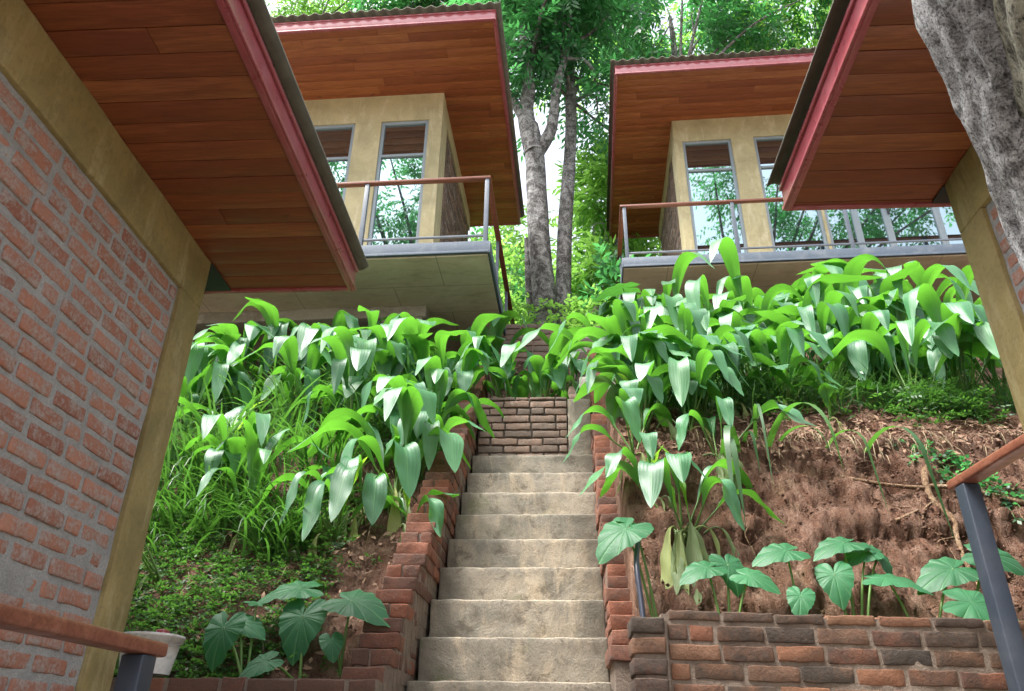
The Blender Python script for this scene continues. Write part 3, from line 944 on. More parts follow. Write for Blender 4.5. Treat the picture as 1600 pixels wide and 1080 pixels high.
hl = far_house((-0.70, 7.0, 6.64), YAW,
    -6.6, 0.03, -0.47, 3.76, 3.06,
    -6.0, -0.805, 0.69, -6.3, -0.02, 0.0, 0.0,
    [(-1.64, -0.985, 0.05, 2.58, 1.985), (-2.66, -2.005, 0.05, 2.58, 1.985), (-3.9, -2.95, 0.05, 2.58, 1.985)],
    'upper house on the left with ochre walls and a railed balcony above the green bank', 1, (-0.06, -1.49, -2.92, -4.35, -5.7), 5)
b = MB(); rbox(b, (-1.45, 1.05, -0.62), (-0.95, 1.3, -0.172), 0.01, 0.2, 0.01, 3); rbox(b, (-5.9, 1.03, -0.33), (-0.9, 1.32, -0.1725), 0.01, 0.2, 0.01, 3)
rbox(b, (-1.42, 1.08, -1.6), (-1.12, 1.28, -0.6), 0.01, 0.2, 0.01, 3)
b.build('concrete_beam', M['conc2'], hl, True)

hr = far_house((0.98, 9.05, 7.77), YAW * 1.3,
    0.03, 6.6, -0.55, 3.72, 3.03,
    0.97, 6.3, 0.52, 0.0, 6.4, 0.0, 0.0,
    [(1.10, 1.87, 0.05, 2.58, 1.99), (2.22, 3.02, 0.05, 2.60, 1.99), (3.06, 3.50, 0.05, 2.6, None), (3.50, 3.94, 0.05, 2.6, None), (3.94, 4.66, 0.05, 2.6, None), (4.66, 5.4, 0.05, 2.6, None)],
    'upper house on the right with tall windows and a balcony above the red bank', -1, (0.06, 1.60, 3.14, 4.68, 6.1), 9)

q = MB(); rbox(q, (3.955, 0.505, 0.95), (3.985, 0.53, 1.15), 0.006); q.build('door_handle', M['darkbox'], hr)
# near houses: only the gable end towards the stairs is seen
def near_house(name, s, wx, y_end, sz, x_e, y_e, y_b, floor, label, seed, col_w=0.22, beam_h=0.30):
    """s=-1 house left of the lane (wall faces +x), s=+1 right (wall faces -x)"""
    root = tag(empty(name, (wx, y_end, floor)), label, 'house')
    off = -np.array(root.location)
    def put(o):
        o.location = off; o.parent = root
        return o
    out = -s                                   # outward direction of the lane-side wall
    def bx(mb, a, c, z0, z1, y0, y1, **kw):    # a,c measured inwards from wall face
        xs_ = sorted((wx - out * a, wx - out * c))
        rbox(mb, (xs_[0], y0, z0), (xs_[1], y1, z1), **kw)
    b = MB()
    bx(b, 0.0, 0.2, floor, sz - beam_h - 0.001, y_end - col_w, y_end, r=0.006, seg=0.07, amp=0.006, fr=6)
    bx(b, 0.0, 0.2, sz - beam_h, sz - 0.002, y_b + 0.1, y_end, r=0.006, seg=0.07, amp=0.006, fr=6)
    put(b.build('ring_beam', M['ochre'], None, True))
    b = MB(); bx(b, 0.024, 0.19, floor, sz - beam_h - 0.001, y_b + 0.1, y_end - col_w - 0.001, seg=0.05, amp=0.006, fr=9)
    pn = put(b.build('wall', M['mortA'], None, True))
    b = MB()
    L = y_end - col_w - (y_b + 0.1)
    bricks(b, (wx - out * 0.022, y_b + 0.1, floor), (0, 1, 0), (out, 0, 0), L - 0.01, sz - beam_h - floor, bl=0.211, bh=0.063, mort=0.021, proud=0.004, depth=0.03, jit=0.006, seg=0.02, seed=seed, amp=0.005, r=0.010)
    bw_ = put(b.build('brickwork', M['brickA'], None, True)); bw_.parent = pn; bw_.location = (0, 0, 0)
    # rest of the body
    b = MB(); bx(b, 0.2, 4.0, floor, sz - 0.003, y_end - 0.2, y_end - 0.002); bx(b, 0.2, 4.0, floor, sz - 0.003, y_b + 0.1, y_b + 0.3); bx(b, 4.0, 4.2, floor, sz - 0.003, y_b + 0.1, y_end - 0.002)
    put(b.build('back_wall', M['ochre'], None, True))
    # soffit, dark sheet drawn as recess shade, fascia, roof
    xa, xb = sorted((x_e, wx - out * 4.6))
    b = MB(); soffit_boards(b, xa, xb, y_b, y_e, sz, 0.121, seed=seed + 3, blen=4.8)
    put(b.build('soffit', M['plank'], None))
    b = MB()
    lo, hi = sorted((wx - out * 0.6, wx + out * 0.006))
    rbox(b, (lo, y_end + 0.002, sz - 0.010), (hi, y_e - 0.03, sz - 0.003), 0.002)  # flush dark sheet standing in for the shade of an open recess
    put(b.build('recess_shade_sheet', M['darkbox'], None))
    b = MB(); rbox(b, (xa + 0.05, y_b + 0.05, sz + 0.02), (xb - 0.05, y_e - 0.05, sz + 0.13), 0)
    put(b.build('roof_frame', M['darkbox'], None))
    b = MB()
    fascia(b, (x_e, y_b), (x_e, y_e), sz - 0.012, sz + 0.145, (out, 0), lip=0.03)
    xo = xa if s < 0 else xb
    fascia(b, (xa + 0.002, y_e), (xb - 0.002, y_e), sz - 0.010, sz + 0.143, (0, 1), lip=0.015)
    fascia(b, (xa + 0.002, y_b), (xb - 0.002, y_b), sz - 0.010, sz + 0.143, (0, -1), lip=0.015)
    put(b.build('fascia', M['pink'], None))
    b = MB(); corrugated(b, xa - 0.06, xb + 0.06, y_b - 0.08, y_e + 0.035, sz + 0.178, amp=0.022, pitch=0.17)
    put(b.build('roof', M['roof'], None, True))
    return root
near_house('house', -1, -1.9, 3.455, 3.99, -1.172, 3.766, -1.6, 0.82, 'near house on the left showing a big orange brick wall under a wooden soffit', 31)
near_house('house', 1, 1.94, 3.108, 4.12, 1.207, 3.275, 0.2, 1.27, 'near house on the right showing its red edged wooden eave and ochre column', 33, col_w=0.205)

# ------------------------------------------------------------------ near railings
def railing(y1, x1, y0, x0, z, base, label, endx, pw=0.042):
    root = tag(empty('railing', (x1, y1, base)), label, 'railing')
    off = -np.array(root.location)
    d = np.array([x1 - x0, y1 - y0, 0.0]); L = np.linalg.norm(d); d /= L
    n = np.array([d[1], -d[0], 0.0])
    xf = frame_xf((x0, y0, z), d, n)
    b = MB(); rbox(b, (0, -0.025, -0.0235), (L + 0.02, 0.0, 0.0235), 0.007, 0.08, 0.002, 10, 0.6, 0, xf)
    o = b.build('handrail', M['rail'], root, True); o.location = off
    for k in range(3):
        a = L - 0.03 - k * 1.1
        if a < 0: break
        b = MB(); rbox(b, (a - pw / 2, base - z, -pw / 2), (a + pw / 2, -0.0255, pw / 2), 0.004, None, 0, 1, 0.5, 0, xf)
        o = b.build('post', M['steelD'], root); o.location = off
    b = MB(); rbox(b, (0, base - z + 0.10, -0.012), (L - 0.06, base - z + 0.125, 0.012), 0.003, None, 0, 1, 0.5, 0, xf)
    o = b.build('bottom_rail', M['steelD'], root); o.location = off
railing(1.40, -0.715, -0.6, -0.875, 1.766, 0.82, 'dark steel railing with a worn wooden handrail before the left brick wall', 0)
railing(1.93, 1.01, -0.6, 1.16, 2.225, 1.27, 'blue grey steel railing post and brown handrail at the right edge', 0)

# ------------------------------------------------------------------ trunks
def tree_trunk(root, mats, paths, name='trunk', amp=0.10, fr=8, ns=20):
    mb = MB()
    for i, (ctrl, r0, r1, n) in enumerate(paths):
        p = smooth_path(ctrl, n)
        t = np.linspace(0, 1, n)
        r = r0 + (r1 - r0) * t
        tube(mb, p, r, ns if r0 > 0.1 else 8, amp, fr, 0.5, True, i * 3.1)
    o = mb.build(name, mats, root, True)
    o.location = -np.array(root.location)
    return o

def leaflets(P, D, K, ln, wd, rg, droop=0.35, rach=0.5, alt=True):
    """sprigs: P (N,3) base, D (N,3) rachis directions -> diamond leaflets (verts, faces, rnd)"""
    N = len(P)
    up = np.array([0, 0, 1.0])
    D = D / (np.linalg.norm(D, axis=1, keepdims=True) + 1e-9)
    side = np.cross(D, up); side /= np.linalg.norm(side, axis=1, keepdims=True) + 1e-6
    nrm = np.cross(side, D)
    roll = rg.normal(0, 0.5, N)[:, None]
    side, nrm = side * np.cos(roll) + nrm * np.sin(roll), nrm * np.cos(roll) - side * np.sin(roll)
    VV, RR = [], []
    rs = rg.random(N)
    L = rach * rg.uniform(0.7, 1.25, N)
    for k in range(K):
        t = (k + 0.6) / K
        b = P + D * (L * t)[:, None] - up * (droop * (t ** 2) * L)[:, None]
        sg = 1.0 if k % 2 else -1.0
        if k == K - 1:
            sg = 0.0
        a = rg.uniform(0.55, 0.95, N)[:, None]
        d = D * (1 - 0.45 * abs(sg)) + side * sg * a + rg.normal(0, 0.16, (N, 3)) - up * rg.uniform(0.05, 0.5, N)[:, None]
        d /= np.linalg.norm(d, axis=1, keepdims=True)
        s2 = np.cross(d, nrm + rg.normal(0, 0.3, (N, 3))); s2 /= np.linalg.norm(s2, axis=1, keepdims=True) + 1e-6
        n2 = np.cross(s2, d)
        l = (ln * rg.uniform(0.7, 1.2, N))[:, None]
        w_ = (wd * rg.uniform(0.8, 1.2, N))[:, None]
        v = np.stack([b, b + d * l * 0.45 + s2 * w_ * 0.5 - n2 * w_ * 0.12, b + d * l - n2 * l * 0.12, b + d * l * 0.45 - s2 * w_ * 0.5 - n2 * w_ * 0.12], 1)
        VV.append(v); RR.append(np.clip(rs + rg.normal(0, 0.12, N), 0, 1))
    V = np.stack(VV, 1).reshape(-1, 3)
    R = np.repeat(np.stack(RR, 1).reshape(-1), 4)
    F = np.arange(len(V)).reshape(-1, 4)
    return V, F, R

def crown(root, mat, blobs, n, K=9, ln=0.16, wd=0.05, seed=1, name='crown', rach=0.5, clump=0.8, thr=-0.08, centre=None, droop=0.35):
    rg = np.random.default_rng(seed)
    mb = MB()
    vol = np.array([b[1][0] * b[1][1] * b[1][2] for b in blobs]); vol = vol / vol.sum()
    for (c, rad), f in zip(blobs, vol):
        c = np.array(c, float); rad = np.array(rad, float)
        m = int(n * f * 2.6)
        p = rg.normal(0, 1, (m, 3)); p /= np.linalg.norm(p, axis=1, keepdims=True)
        p *= (rg.random(m) ** (0.42))[:, None]
        P = c + p * rad
        P = P[fbm(P * clump + seed, 3, 0.6) > thr][:int(n * f)]
        cc = c if centre is None else np.array(centre)
        D = (P - cc) / rad; D /= np.linalg.norm(D, axis=1, keepdims=True) + 1e-6
        D = D + rg.normal(0, 0.55, D.shape); D[:, 2] -= 0.15
        V, F, R = leaflets(P, D, K, ln, wd, rg, rach=rach, droop=droop)
        mb.add(V, F, R)
    o = mb.build(name, mat, root)
    o.location = -np.array(root.location)
    return o

def limbs_to(blobs, start, r, seed, k=3):
    rg = np.random.default_rng(seed)
    out = []
    for c, rad in blobs:
        for j in range(k):
            e = np.array(c) + rg.normal(0, 0.42, 3) * np.array(rad)
            s = np.array(start[j % len(start)])
            m = (s + e) / 2 + rg.normal(0, 0.25, 3) + np.array([0, 0, 0.3])
            out.append(([s, m, e], r, r * 0.25, 12))
    return out

# big near trunk at the upper right
t = tag(empty('tree', (1.5, 1.7, 1.27)), 'large leaning grey trunk speckled with pale lichen, crossing the eave at top right', 'tree')
tree_trunk(t, M['barkN'], [([(1.56, 1.72, 1.1), (1.47, 1.64, 1.9), (1.25, 1.46, 2.65), (1.01, 1.19, 3.18), (0.86, 1.0, 3.7), (0.80, 0.9, 4.5), (0.72, 0.6, 6.5), (0.7, -0.2, 9.5), (0.9, -1.2, 13)], 0.205, 0.12, 200)], amp=0.10, fr=44, ns=96)
lb = MB(); p = smooth_path([(1.46, 1.60, 2.30), (1.24, 1.37, 2.64), (1.08, 1.17, 2.86), (0.96, 0.98, 3.06), (0.86, 0.75, 3.4), (0.72, 0.1, 4.8), (0.3, -1.2, 8.0)], 60)
tube(lb, p, np.linspace(0.15, 0.07, 60), 36, 0.14, 22, 0.5, True, 9.0)
o = lb.build('limb', M['barkM'], t, True); o.location = -np.array(t.location)
crown(t, M['crown'], [((0.7, -2.0, 14.5), (3.0, 2.5, 2.2))], 700, seed=51, centre=(0.8, -1, 12))

# central forked tree
t = tag(empty('tree', (-0.15, 11.0, 7.5)), 'forked tree with pale grey bark rising between the two upper houses', 'tree')
CB = [((-0.6, 11.2, 15.0), (1.3, 1.3, 1.7)), ((0.75, 11.2, 15.6), (1.5, 1.4, 1.6)), ((0.1, 11.0, 17.6), (2.2, 1.8, 1.8)), ((1.5, 11.6, 13.3), (0.8, 0.9, 1.0)), ((-0.7, 11.4, 13.4), (0.6, 0.8, 0.9))]
tree_trunk(t, M['bark'], [
    ([(-0.14, 11.0, 7.0), (-0.15, 11.0, 8.0), (-0.24, 11.0, 9.5), (-0.33, 11.0, 11.4), (-0.42, 11.0, 12.2)], 0.23, 0.16, 60),
    ([(-0.05, 11.05, 6.9), (-0.36, 11.05, 8.2), (-0.46, 11.05, 9.6)], 0.14, 0.05, 24),
    ([(-0.34, 11.0, 11.5), (-0.50, 11.0, 12.5), (-0.44, 11.0, 13.4), (-0.55, 11.1, 15.0), (-0.4, 11.1, 17.0)], 0.20, 0.05, 40),
    ([(-0.45, 11.0, 12.2), (-0.75, 11.0, 12.9), (-1.05, 11.0, 13.6), (-1.3, 11.0, 14.8)], 0.11, 0.03, 24),
    ([(-0.28, 11.0, 11.5), (0.0, 10.95, 12.1), (0.12, 10.95, 13.2), (0.35, 11.0, 14.3), (0.5, 11.0, 16.2)], 0.13, 0.04, 34)] + limbs_to(CB, [(-0.4, 11.1, 14.0), (0.25, 11.0, 14.0)], 0.05, 3), amp=0.10, fr=12)
crown(t, M['crown'], CB, 1750, K=9, ln=0.22, wd=0.068, seed=12, rach=0.5, clump=1.1, thr=0.0)
t = tag(empty('tree', (0.13, 11.15, 7.5)), 'slender straight trunk close beside the forked tree, on its right', 'tree')
SB = [((0.9, 12.2, 14.2), (0.7, 0.8, 1.1)), ((0.5, 12.0, 17.0), (1.3, 1.2, 1.4))]
tree_trunk(t, M['bark'], [([(0.13, 11.15, 7.0), (0.15, 11.2, 8.6), (0.24, 11.3, 10.3), (0.36, 11.4, 12.0), (0.40, 11.5, 13.5), (0.42, 11.8, 16.0)], 0.15, 0.09, 60)] + limbs_to(SB, [(0.44, 11.6, 13.4)], 0.04, 8, 2), amp=0.10, fr=12)
crown(t, M['crownD'], SB, 480, ln=0.19, wd=0.055, seed=17, clump=1.2, thr=0.0)
# pale buttressed trunk and the dark stump
t = tag(empty('tree', (1.55, 15.0, 8.0)), 'pale trunk flaring at its foot, behind the gap beside the right balcony', 'tree')
BB = [((1.7, 15.5, 19.0), (2.6, 1.8, 2.2)), ((3.4, 15.5, 20.5), (2.2, 1.6, 1.8))]
tree_trunk(t, M['bark'], [([(1.36, 15.0, 7.6), (1.4, 15.0, 8.4), (1.62, 15, 9.6), (1.75, 15, 11.6), (1.8, 15.2, 14.0), (1.75, 15.4, 18.0)], 0.42, 0.14, 50), ([(1.85, 14.9, 7.9), (1.66, 15, 8.9), (1.7, 15, 10.4)], 0.2, 0.1, 14)] + limbs_to(BB, [(1.78, 15.3, 16.0)], 0.06, 18, 3), amp=0.1)
crown(t, M['crownB'], BB, 380, ln=0.22, wd=0.07, seed=23, clump=0.9)
t = tag(empty('tree_stump', (0.75, 12.2, 7.8)), 'dark broken stump in shade right of the forked tree', 'stump')
tree_trunk(t, M['barkM'], [([(0.78, 12.2, 7.4), (0.75, 12.2, 8.2), (0.8, 12.2, 8.9)], 0.24, 0.16, 20)], amp=0.2, fr=20)

# trees beyond the houses
BT = [
    # x, y, trunk top z, blobs, material, n, label
    (-7.5, 15.5, [((-7.5, 15.5, 22.0), (2.6, 1.8, 2.2)), ((-5.0, 15.2, 23.0), (2.2, 1.6, 2.0))], 'crownB', 1300, 'bright leafy tree showing above the left end of the left roof'),
    (-4.4, 14.5, [((-3.6, 14.5, 20.6), (1.7, 1.5, 1.5)), ((-2.0, 14.3, 20.6), (1.6, 1.5, 1.6))], 'crown', 1300, 'tree with a slim dark trunk just above the ridge of the left roof'),
    (-1.2, 16.5, [((-0.9, 16.8, 12.4), (1.3, 1.2, 2.2))], 'crownB', 600, 'young bright green tree filling the gap by the left roof corner'),
    (2.9, 13.7, [((3.2, 14.2, 19.0), (2.0, 1.3, 1.8)), ((5.4, 14.5, 19.6), (2.2, 1.4, 1.8))], 'crownD', 1300, 'deep green tree standing over the left half of the right roof'),
    (7.6, 14.5, [((7.4, 15.0, 20.0), (2.4, 1.6, 2.6)), ((10.0, 15.0, 20.5), (2.2, 1.6, 2.6))], 'crownB', 1250, 'light green airy tree over the right half of the right roof'),
    (1.1, 13.2, [((1.35, 13.4, 12.2), (0.8, 0.8, 1.6)), ((1.15, 13.3, 10.4), (0.7, 0.7, 0.9))], 'crownB', 700, 'sapling with long yellow green leaves left of the right balcony'),
    (0.5, 18.0, [((0.2, 18.0, 11.2), (2.3, 1.4, 1.8)), ((2.2, 18.2, 12.0), (1.8, 1.4, 2.0))], 'crownB', 850, 'wide bright green tree farthest back in the gap between the houses'),
    (-1.6, 20.5, [((-2.2, 20.5, 15.0), (1.3, 1.4, 2.4))], 'crown', 200, 'hazy tall tree on the slope behind the forked trunk'),
]
for i, (x, y, bl, mt, n, lab) in enumerate(BT):
    z0 = gz(x, y)
    t = tag(empty('tree', (x, y, z0)), lab, 'tree', 'trees beyond the houses')
    top = min(b[0][2] - b[1][2] * 0.5 for b in bl)
    big = top - z0 > 5
    c0 = bl[0][0]
    mid = (x + (c0[0] - x) * 0.6, y, z0 + (top - z0) * 0.75)
    tree_trunk(t, M['bark'], [([(x, y, z0 - 0.2), (x + 0.1, y, z0 + (top - z0) * 0.4), mid, c0], 0.16 if big else 0.06, 0.05 if big else 0.02, 36)] + limbs_to(bl, [mid], 0.05 if big else 0.02, 30 + i, 4), amp=0.1)
    crown(t, M[mt], bl, n, ln=0.23 if i != 5 else 0.26, wd=0.07, seed=60 + i, clump=0.9, thr=-0.05, rach=0.55, K=9)
# trees behind the viewpoint that the windows mirror
for i, (x, y, bl, lab) in enumerate([
    (-5.6, -6.5, [((-5.4, -6.5, 19.5), (2.6, 2.0, 3.0)), ((-8.0, -7.0, 21.0), (2.0, 2.0, 2.4))], 'tall tree behind the viewpoint mirrored in the left upper windows'),
    (6.0, -6.0, [((6.4, -6.0, 22.0), (2.4, 2.0, 2.6)), ((9.6, -6.5, 21.5), (2.8, 2.0, 3.2)), ((13.2, -6.2, 22.0), (3.6, 2.0, 4.2))], 'tall tree behind the viewpoint mirrored in the right upper windows')]):
    t = tag(empty('tree', (x, y, 0)), lab, 'tree')
    tree_trunk(t, M['bark'], [([(x, y, -0.2), (x + 0.2, y, 8), bl[0][0]], 0.3, 0.10, 30)] + limbs_to(bl, [(x + 0.2, y, 14.0)], 0.10, 80 + i, 4), amp=0.1)
    crown(t, M['crownD'], bl, 620 if i == 0 else 1300, ln=0.26, wd=0.09, seed=90 + i, clump=0.7, thr=0.08, rach=0.7)

# small building far back
bd = tag(empty('garden_pavilion', (3.0, 19.5, 9.2)), 'pale walled building with an orange panel, glimpsed far back between the houses', 'building')
b = MB(); rbox(b, (-1.6, 0, -0.5), (1.9, 2.5, 3.4), 0.02); b.build('wall', M['pale'], bd)
b = MB(); rbox(b, (-1.1, -0.04, 0.6), (-0.3, -0.002, 1.6), 0.005); b.build('door', M['orange'], bd)
b = MB(); rbox(b, (-2.0, -0.6, 3.403), (2.3, 2.9, 3.6), 0.02); b.build('roof', M['roof'], bd)

# undergrowth on the slope behind the houses
def shrub(x, y, h, rad, n, mat, label, seed, ln=0.14, wd=0.06, group=None, name='shrub', K=7, stems=5):
    z = gz(x, y)
    t = tag(empty(name, (x, y, z)), label, 'shrub', group)
    rg = np.random.default_rng(seed)
    ps = []
    for k in range(stems):
        a = rg.uniform(0, 6.28); r = rad * rg.uniform(0.2, 0.8)
        ps.append(([(x, y, z - 0.05), (x + r * 0.4 * math.cos(a), y + r * 0.4 * math.sin(a), z + h * 0.5), (x + r * math.cos(a), y + r * math.sin(a), z + h * rg.uniform(0.75, 1.0))], 0.018, 0.005, 8))
    tree_trunk(t, M['stalk'], ps, 'stem', 0.0)
    crown(t, M[mat], [((x, y, z + h * 0.62), (rad, rad, h * 0.42))], n, K=K, ln=ln, wd=wd, seed=seed, name='foliage', rach=0.35, clump=1.6, thr=-0.15, centre=(x, y, z + h * 0.2))
    return t
shrub(-0.95, 12.6, 2.6, 0.75, 240, 'crownB', 'leafy bright shrub left of the forked trunk', 101)
shrub(-0.9, 14.8, 3.4, 1.1, 260, 'crown', 'taller darker shrub farther back, left of the forked trunk', 102)
shrub(0.85, 13.6, 3.0, 0.8, 240, 'crownB', 'sunny shrub between the slender trunk and the pale flaring trunk', 103)
shrub(0.95, 10.6, 1.55, 0.42, 60, 'crownD', 'dark compound leaved sapling in front of the stump', 104, 0.20, 0.07, stems=1)
shrub(2.2, 16.8, 3.2, 1.2, 260, 'crownB', 'broad yellow green shrub far back beside the pavilion', 105)
shrub(0.4, 12.4, 0.8, 0.5, 80, 'fern', 'low green weeds around the stump', 106, 0.10, 0.04)

# ------------------------------------------------------------------ palm-grass plants
def blade(mb, mbs, base, az, L, W, e0, e1, sb, wb, pet, rg, twist=0.0, rnd=0.5, fold=0.9, nl=24, nw=9, curl=-0.25):
    """one pleated leaf: petiole, rising half folded like a keel, arching tip hanging down"""
    N = 40
    s = np.linspace(0, 1, N)
    k = np.clip((s - (sb - wb / 2)) / wb, 0, 1); k = k * k * (3 - 2 * k)
    th = e0 + (e1 - e0) * k - 0.12 * np.sin(s * 3.0)
    azs = az + twist * k
    d = np.stack([np.cos(th) * np.cos(azs), np.cos(th) * np.sin(azs), np.sin(th)], 1)
    P = np.array(base) + np.concatenate([[np.zeros(3)], np.cumsum((d[1:] + d[:-1]) / 2 * (L / (N - 1)), axis=0)])
    up = np.stack([-np.sin(th) * np.cos(azs), -np.sin(th) * np.sin(azs), np.cos(th)], 1)
    sd = np.cross(d, up)
    # petiole
    ip = max(3, int(pet * N))
    tube(mbs, P[:ip + 2], np.linspace(0.010, 0.005, ip + 2) * (W / 0.16 * 0.5 + 0.5), 5, 0, 1, rnd, False)
    q = np.linspace(pet - 0.02, 1, nl)
    def at(A): return np.stack([np.interp(q, s, A[:, c]) for c in range(3)], 1)
    p_, d_, u_, s_ = at(P), at(d), at(up), at(sd)
    t = (q - q[0]) / (q[-1] - q[0])
    wprof = np.sin(np.pi * np.clip(t, 0, 1) ** 1.12) ** 0.82
    wprof[0] = 0.05; wprof[-1] = 0.0
    phi = (fold + 0.3) * (1 - sst(t, 0.05, 0.70)) + curl * sst(t, 0.55, 0.85)
    x = np.linspace(-1, 1, nw)
    w_ = (W / 2 * wprof)[:, None]
    ph = phi[:, None] * np.ones(nw)
    wav = 0.006 * np.sin(t[:, None] * 23 + x * 2.0 + rg.uniform(0, 6)) * np.abs(x)
    lat = w_ * x * np.cos(ph)
    ver = w_ * np.abs(x) * np.sin(ph) + wav * wprof[:, None] + 0.0009 * np.cos(np.arange(nw) * np.pi)[None, :] * wprof[:, None]
    V = p_[:, None, :] + s_[:, None, :] * lat[..., None] + u_[:, None, :] * ver[..., None]
    uv = np.stack([np.broadcast_to((x + 1) / 2, (nl, nw)), np.broadcast_to(t[:, None], (nl, nw))], -1)
    mb.add(V.reshape(-1, 3), gridfaces(nl, nw)[:, ::-1], rnd, uv.reshape(-1, 2))

def palm_plant(loc, label, h=1.0, n=8, seed=0, leaves=None, dead=0, W=0.172, face=None, group='palm-leaved plants on the bank', young=0, name='broad_leaved_plant', spread=1.0):
    rg = np.random.default_rng(seed)
    n = n + 7
    dead = dead or seed % 2
    young = young or (1 if seed % 3 == 0 else 0)
    root = tag(empty(name, loc), label, 'plant', group)
    fo, st, dd, yo = MB(), MB(), MB(), MB()
    if leaves is None:
        leaves = []
        a0 = rg.uniform(0, 6.28)
        for k in range(n):
            az = a0 + k * 2.399 + rg.normal(0, 0.25)
            if face is not None and rg.random() < 0.35:
                az = math.radians(face) + rg.normal(0, 0.6)
            leaves.append((math.degrees(az), rg.uniform(0.62, 1.15), rg.uniform(54, 89)))
    for k, lv in enumerate(leaves):
        az, sc, e0 = lv[:3]
        L = 1.44 * h * sc * rg.uniform(0.85, 1.1)
        sb = lv[3] + 0.04 if len(lv) > 3 else rg.uniform(0.54, 0.74)
        e1 = lv[4] + 14 if len(lv) > 4 else (rg.uniform(-88, -55) if rg.random() < 0.7 else rg.uniform(-55, -10))
        bo = np.array([rg.normal(0, 0.03), rg.normal(0, 0.03), -0.04]) * h
        blade(fo, st, bo, math.radians(az), L, W * h ** 0.5 * rg.uniform(0.72, 1.2), math.radians(e0), math.radians(e1), sb, rg.uniform(0.24, 0.48), rg.uniform(0.26, 0.36), rg, rg.normal(0, 0.45), rg.random() * 0.8, fold=rg.uniform(0.6, 1.0), curl=rg.uniform(-0.45, 0.05))
    for k in range(young):
        blade(yo, st, (rg.normal(0, .02), rg.normal(0, .02), 0), rg.uniform(0, 6.28), 0.9 * h * rg.uniform(0.8, 1.1), W * 0.5 * h ** 0.5, math.radians(84), math.radians(rg.uniform(20, 75)), 0.8, 0.4, 0.25, rg, 0.2, 0.6, fold=1.1, curl=0.3)
    for k in range(dead):
        az = math.radians(rg.uniform(-150, -30))
        blade(dd, dd, (rg.normal(0, .05), rg.normal(0, .03), 0.02), az, 0.85 * h * rg.uniform(0.75, 1.15), W * rg.uniform(0.45, 0.75) * h ** 0.5, math.radians(rg.uniform(0, 40)), math.radians(rg.uniform(-78, -62)), 0.16, 0.22, 0.15, rg, rg.normal(0, 0.3), rg.random(), fold=0.5, curl=-0.2)
    fo.build('foliage', M['palm'], root, True)
    st.build('stalks', M['stalk'], root, True)
    if young: yo.build('young_leaves', M['palmY'], root, True)
    if dead: dd.build('withered_leaves', M['palmD'], root, True)
    return root

def PP(x, y, lab, h=1.0, n=8, seed=0, **kw):
    palm_plant((x, y, gz(x, y)), lab, h, n, seed, **kw)
# az: 0 = right, 90 = uphill, -90 = towards the viewer
PP(-1.12, 5.20, 'largest broad-leaved plant on the left bank, with long withered leaves hanging to the stair wall', 0.86, seed=1, dead=9, young=2, W=0.19,
   leaves=[(175, 1.15, 66, 0.60, -62), (160, 1.0, 72, 0.62, -60), (-165, 0.95, 58, 0.60, -55), (-100, 1.0, 80, 0.64, -84), (-60, 0.95, 78, 0.66, -85), (10, 0.95, 72, 0.62, -70), (60, 1.05, 80, 0.68, -60), (-20, 0.8, 60, 0.58, -80), (-125, 0.85, 55, 0.55, -86), (-80, 0.75, 50, 0.5, -86), (100, 1.0, 82, 0.75, -20)])
PP(-1.42, 4.80, 'dark drooping broad-leaved plant left of the biggest one on the left bank', 0.62, seed=2, dead=1, young=1, leaves=[(-120, 1.1, 70, 0.5, -86), (-90, 1.1, 62, 0.45, -86), (-60, 1.0, 66, 0.5, -84), (-150, 1.0, 60, 0.5, -70), (130, 1.0, 70, 0.7, -20), (20, 0.7, 60)])
PP(-0.99, 4.95, 'small two-leaved plant leaning over the left stair wall', 0.45, seed=3, leaves=[(15, 1.0, 58, 0.6, -25), (-40, 0.95, 50, 0.45, -80), (160, 0.8, 70)])
PP(-1.02, 5.95, 'broad-leaved plant against the upper half of the left stair wall', 0.72, 8, seed=4, face=-60)
PP(-1.27, 6.65, 'tall broad-leaved plant beside the upper left stair wall', 0.92, 10, seed=5, face=-90, young=1)
PP(-0.98, 7.25, 'broad-leaved plant at the very top of the left stair wall', 0.85, 8, seed=6, face=-70, young=1)
PP(-1.97, 7.10, 'broad-leaved plant in the middle of the left back row under the slab corner', 0.90, 9, seed=7, face=-90)
PP(-2.45, 7.35, 'second broad-leaved plant left of the concrete beam end, back row', 0.92, 9, seed=8, face=-100)
PP(-2.95, 7.45, 'third broad-leaved plant left of the concrete beam end, back row', 0.92, 9, seed=9, face=-90)
PP(-3.35, 7.15, 'broad-leaved plant partly behind the left ochre column, upper row', 0.92, 9, seed=10, face=-70)
PP(-3.75, 6.80, 'leftmost broad-leaved plant showing beside the left ochre column', 0.95, 9, seed=11, face=-60)
PP(-1.62, 6.55, 'mid-height broad-leaved plant before the left back row', 0.85, 8, seed=12, face=-90)
PP(-1.75, 7.75, 'rear broad-leaved plant under the concrete beam on the left', 0.78, 8, seed=13, face=-90)
PP(-3.00, 6.50, 'broad-leaved plant with a bent pale leaf in the left middle row', 0.80, 7, seed=14, face=-120)
PP(-2.62, 5.62, 'solitary plant with one long arching leaf near the left column', 0.80, seed=15, young=2, leaves=[(165, 1.0, 70, 0.55, -50), (-150, 0.9, 60, 0.6, -60), (90, 0.7, 82, 0.8, 10)], dead=1)
PP(-2.02, 4.85, 'upright narrow plant with yellowing blades above the green ground cover', 0.62, seed=16, W=0.12, leaves=[(-100, 1.0, 82, 0.8, -30), (-60, 0.9, 78, 0.7, -70), (-130, 1.0, 70, 0.6, -82), (60, 1, 84, 0.8, 10)], dead=3)
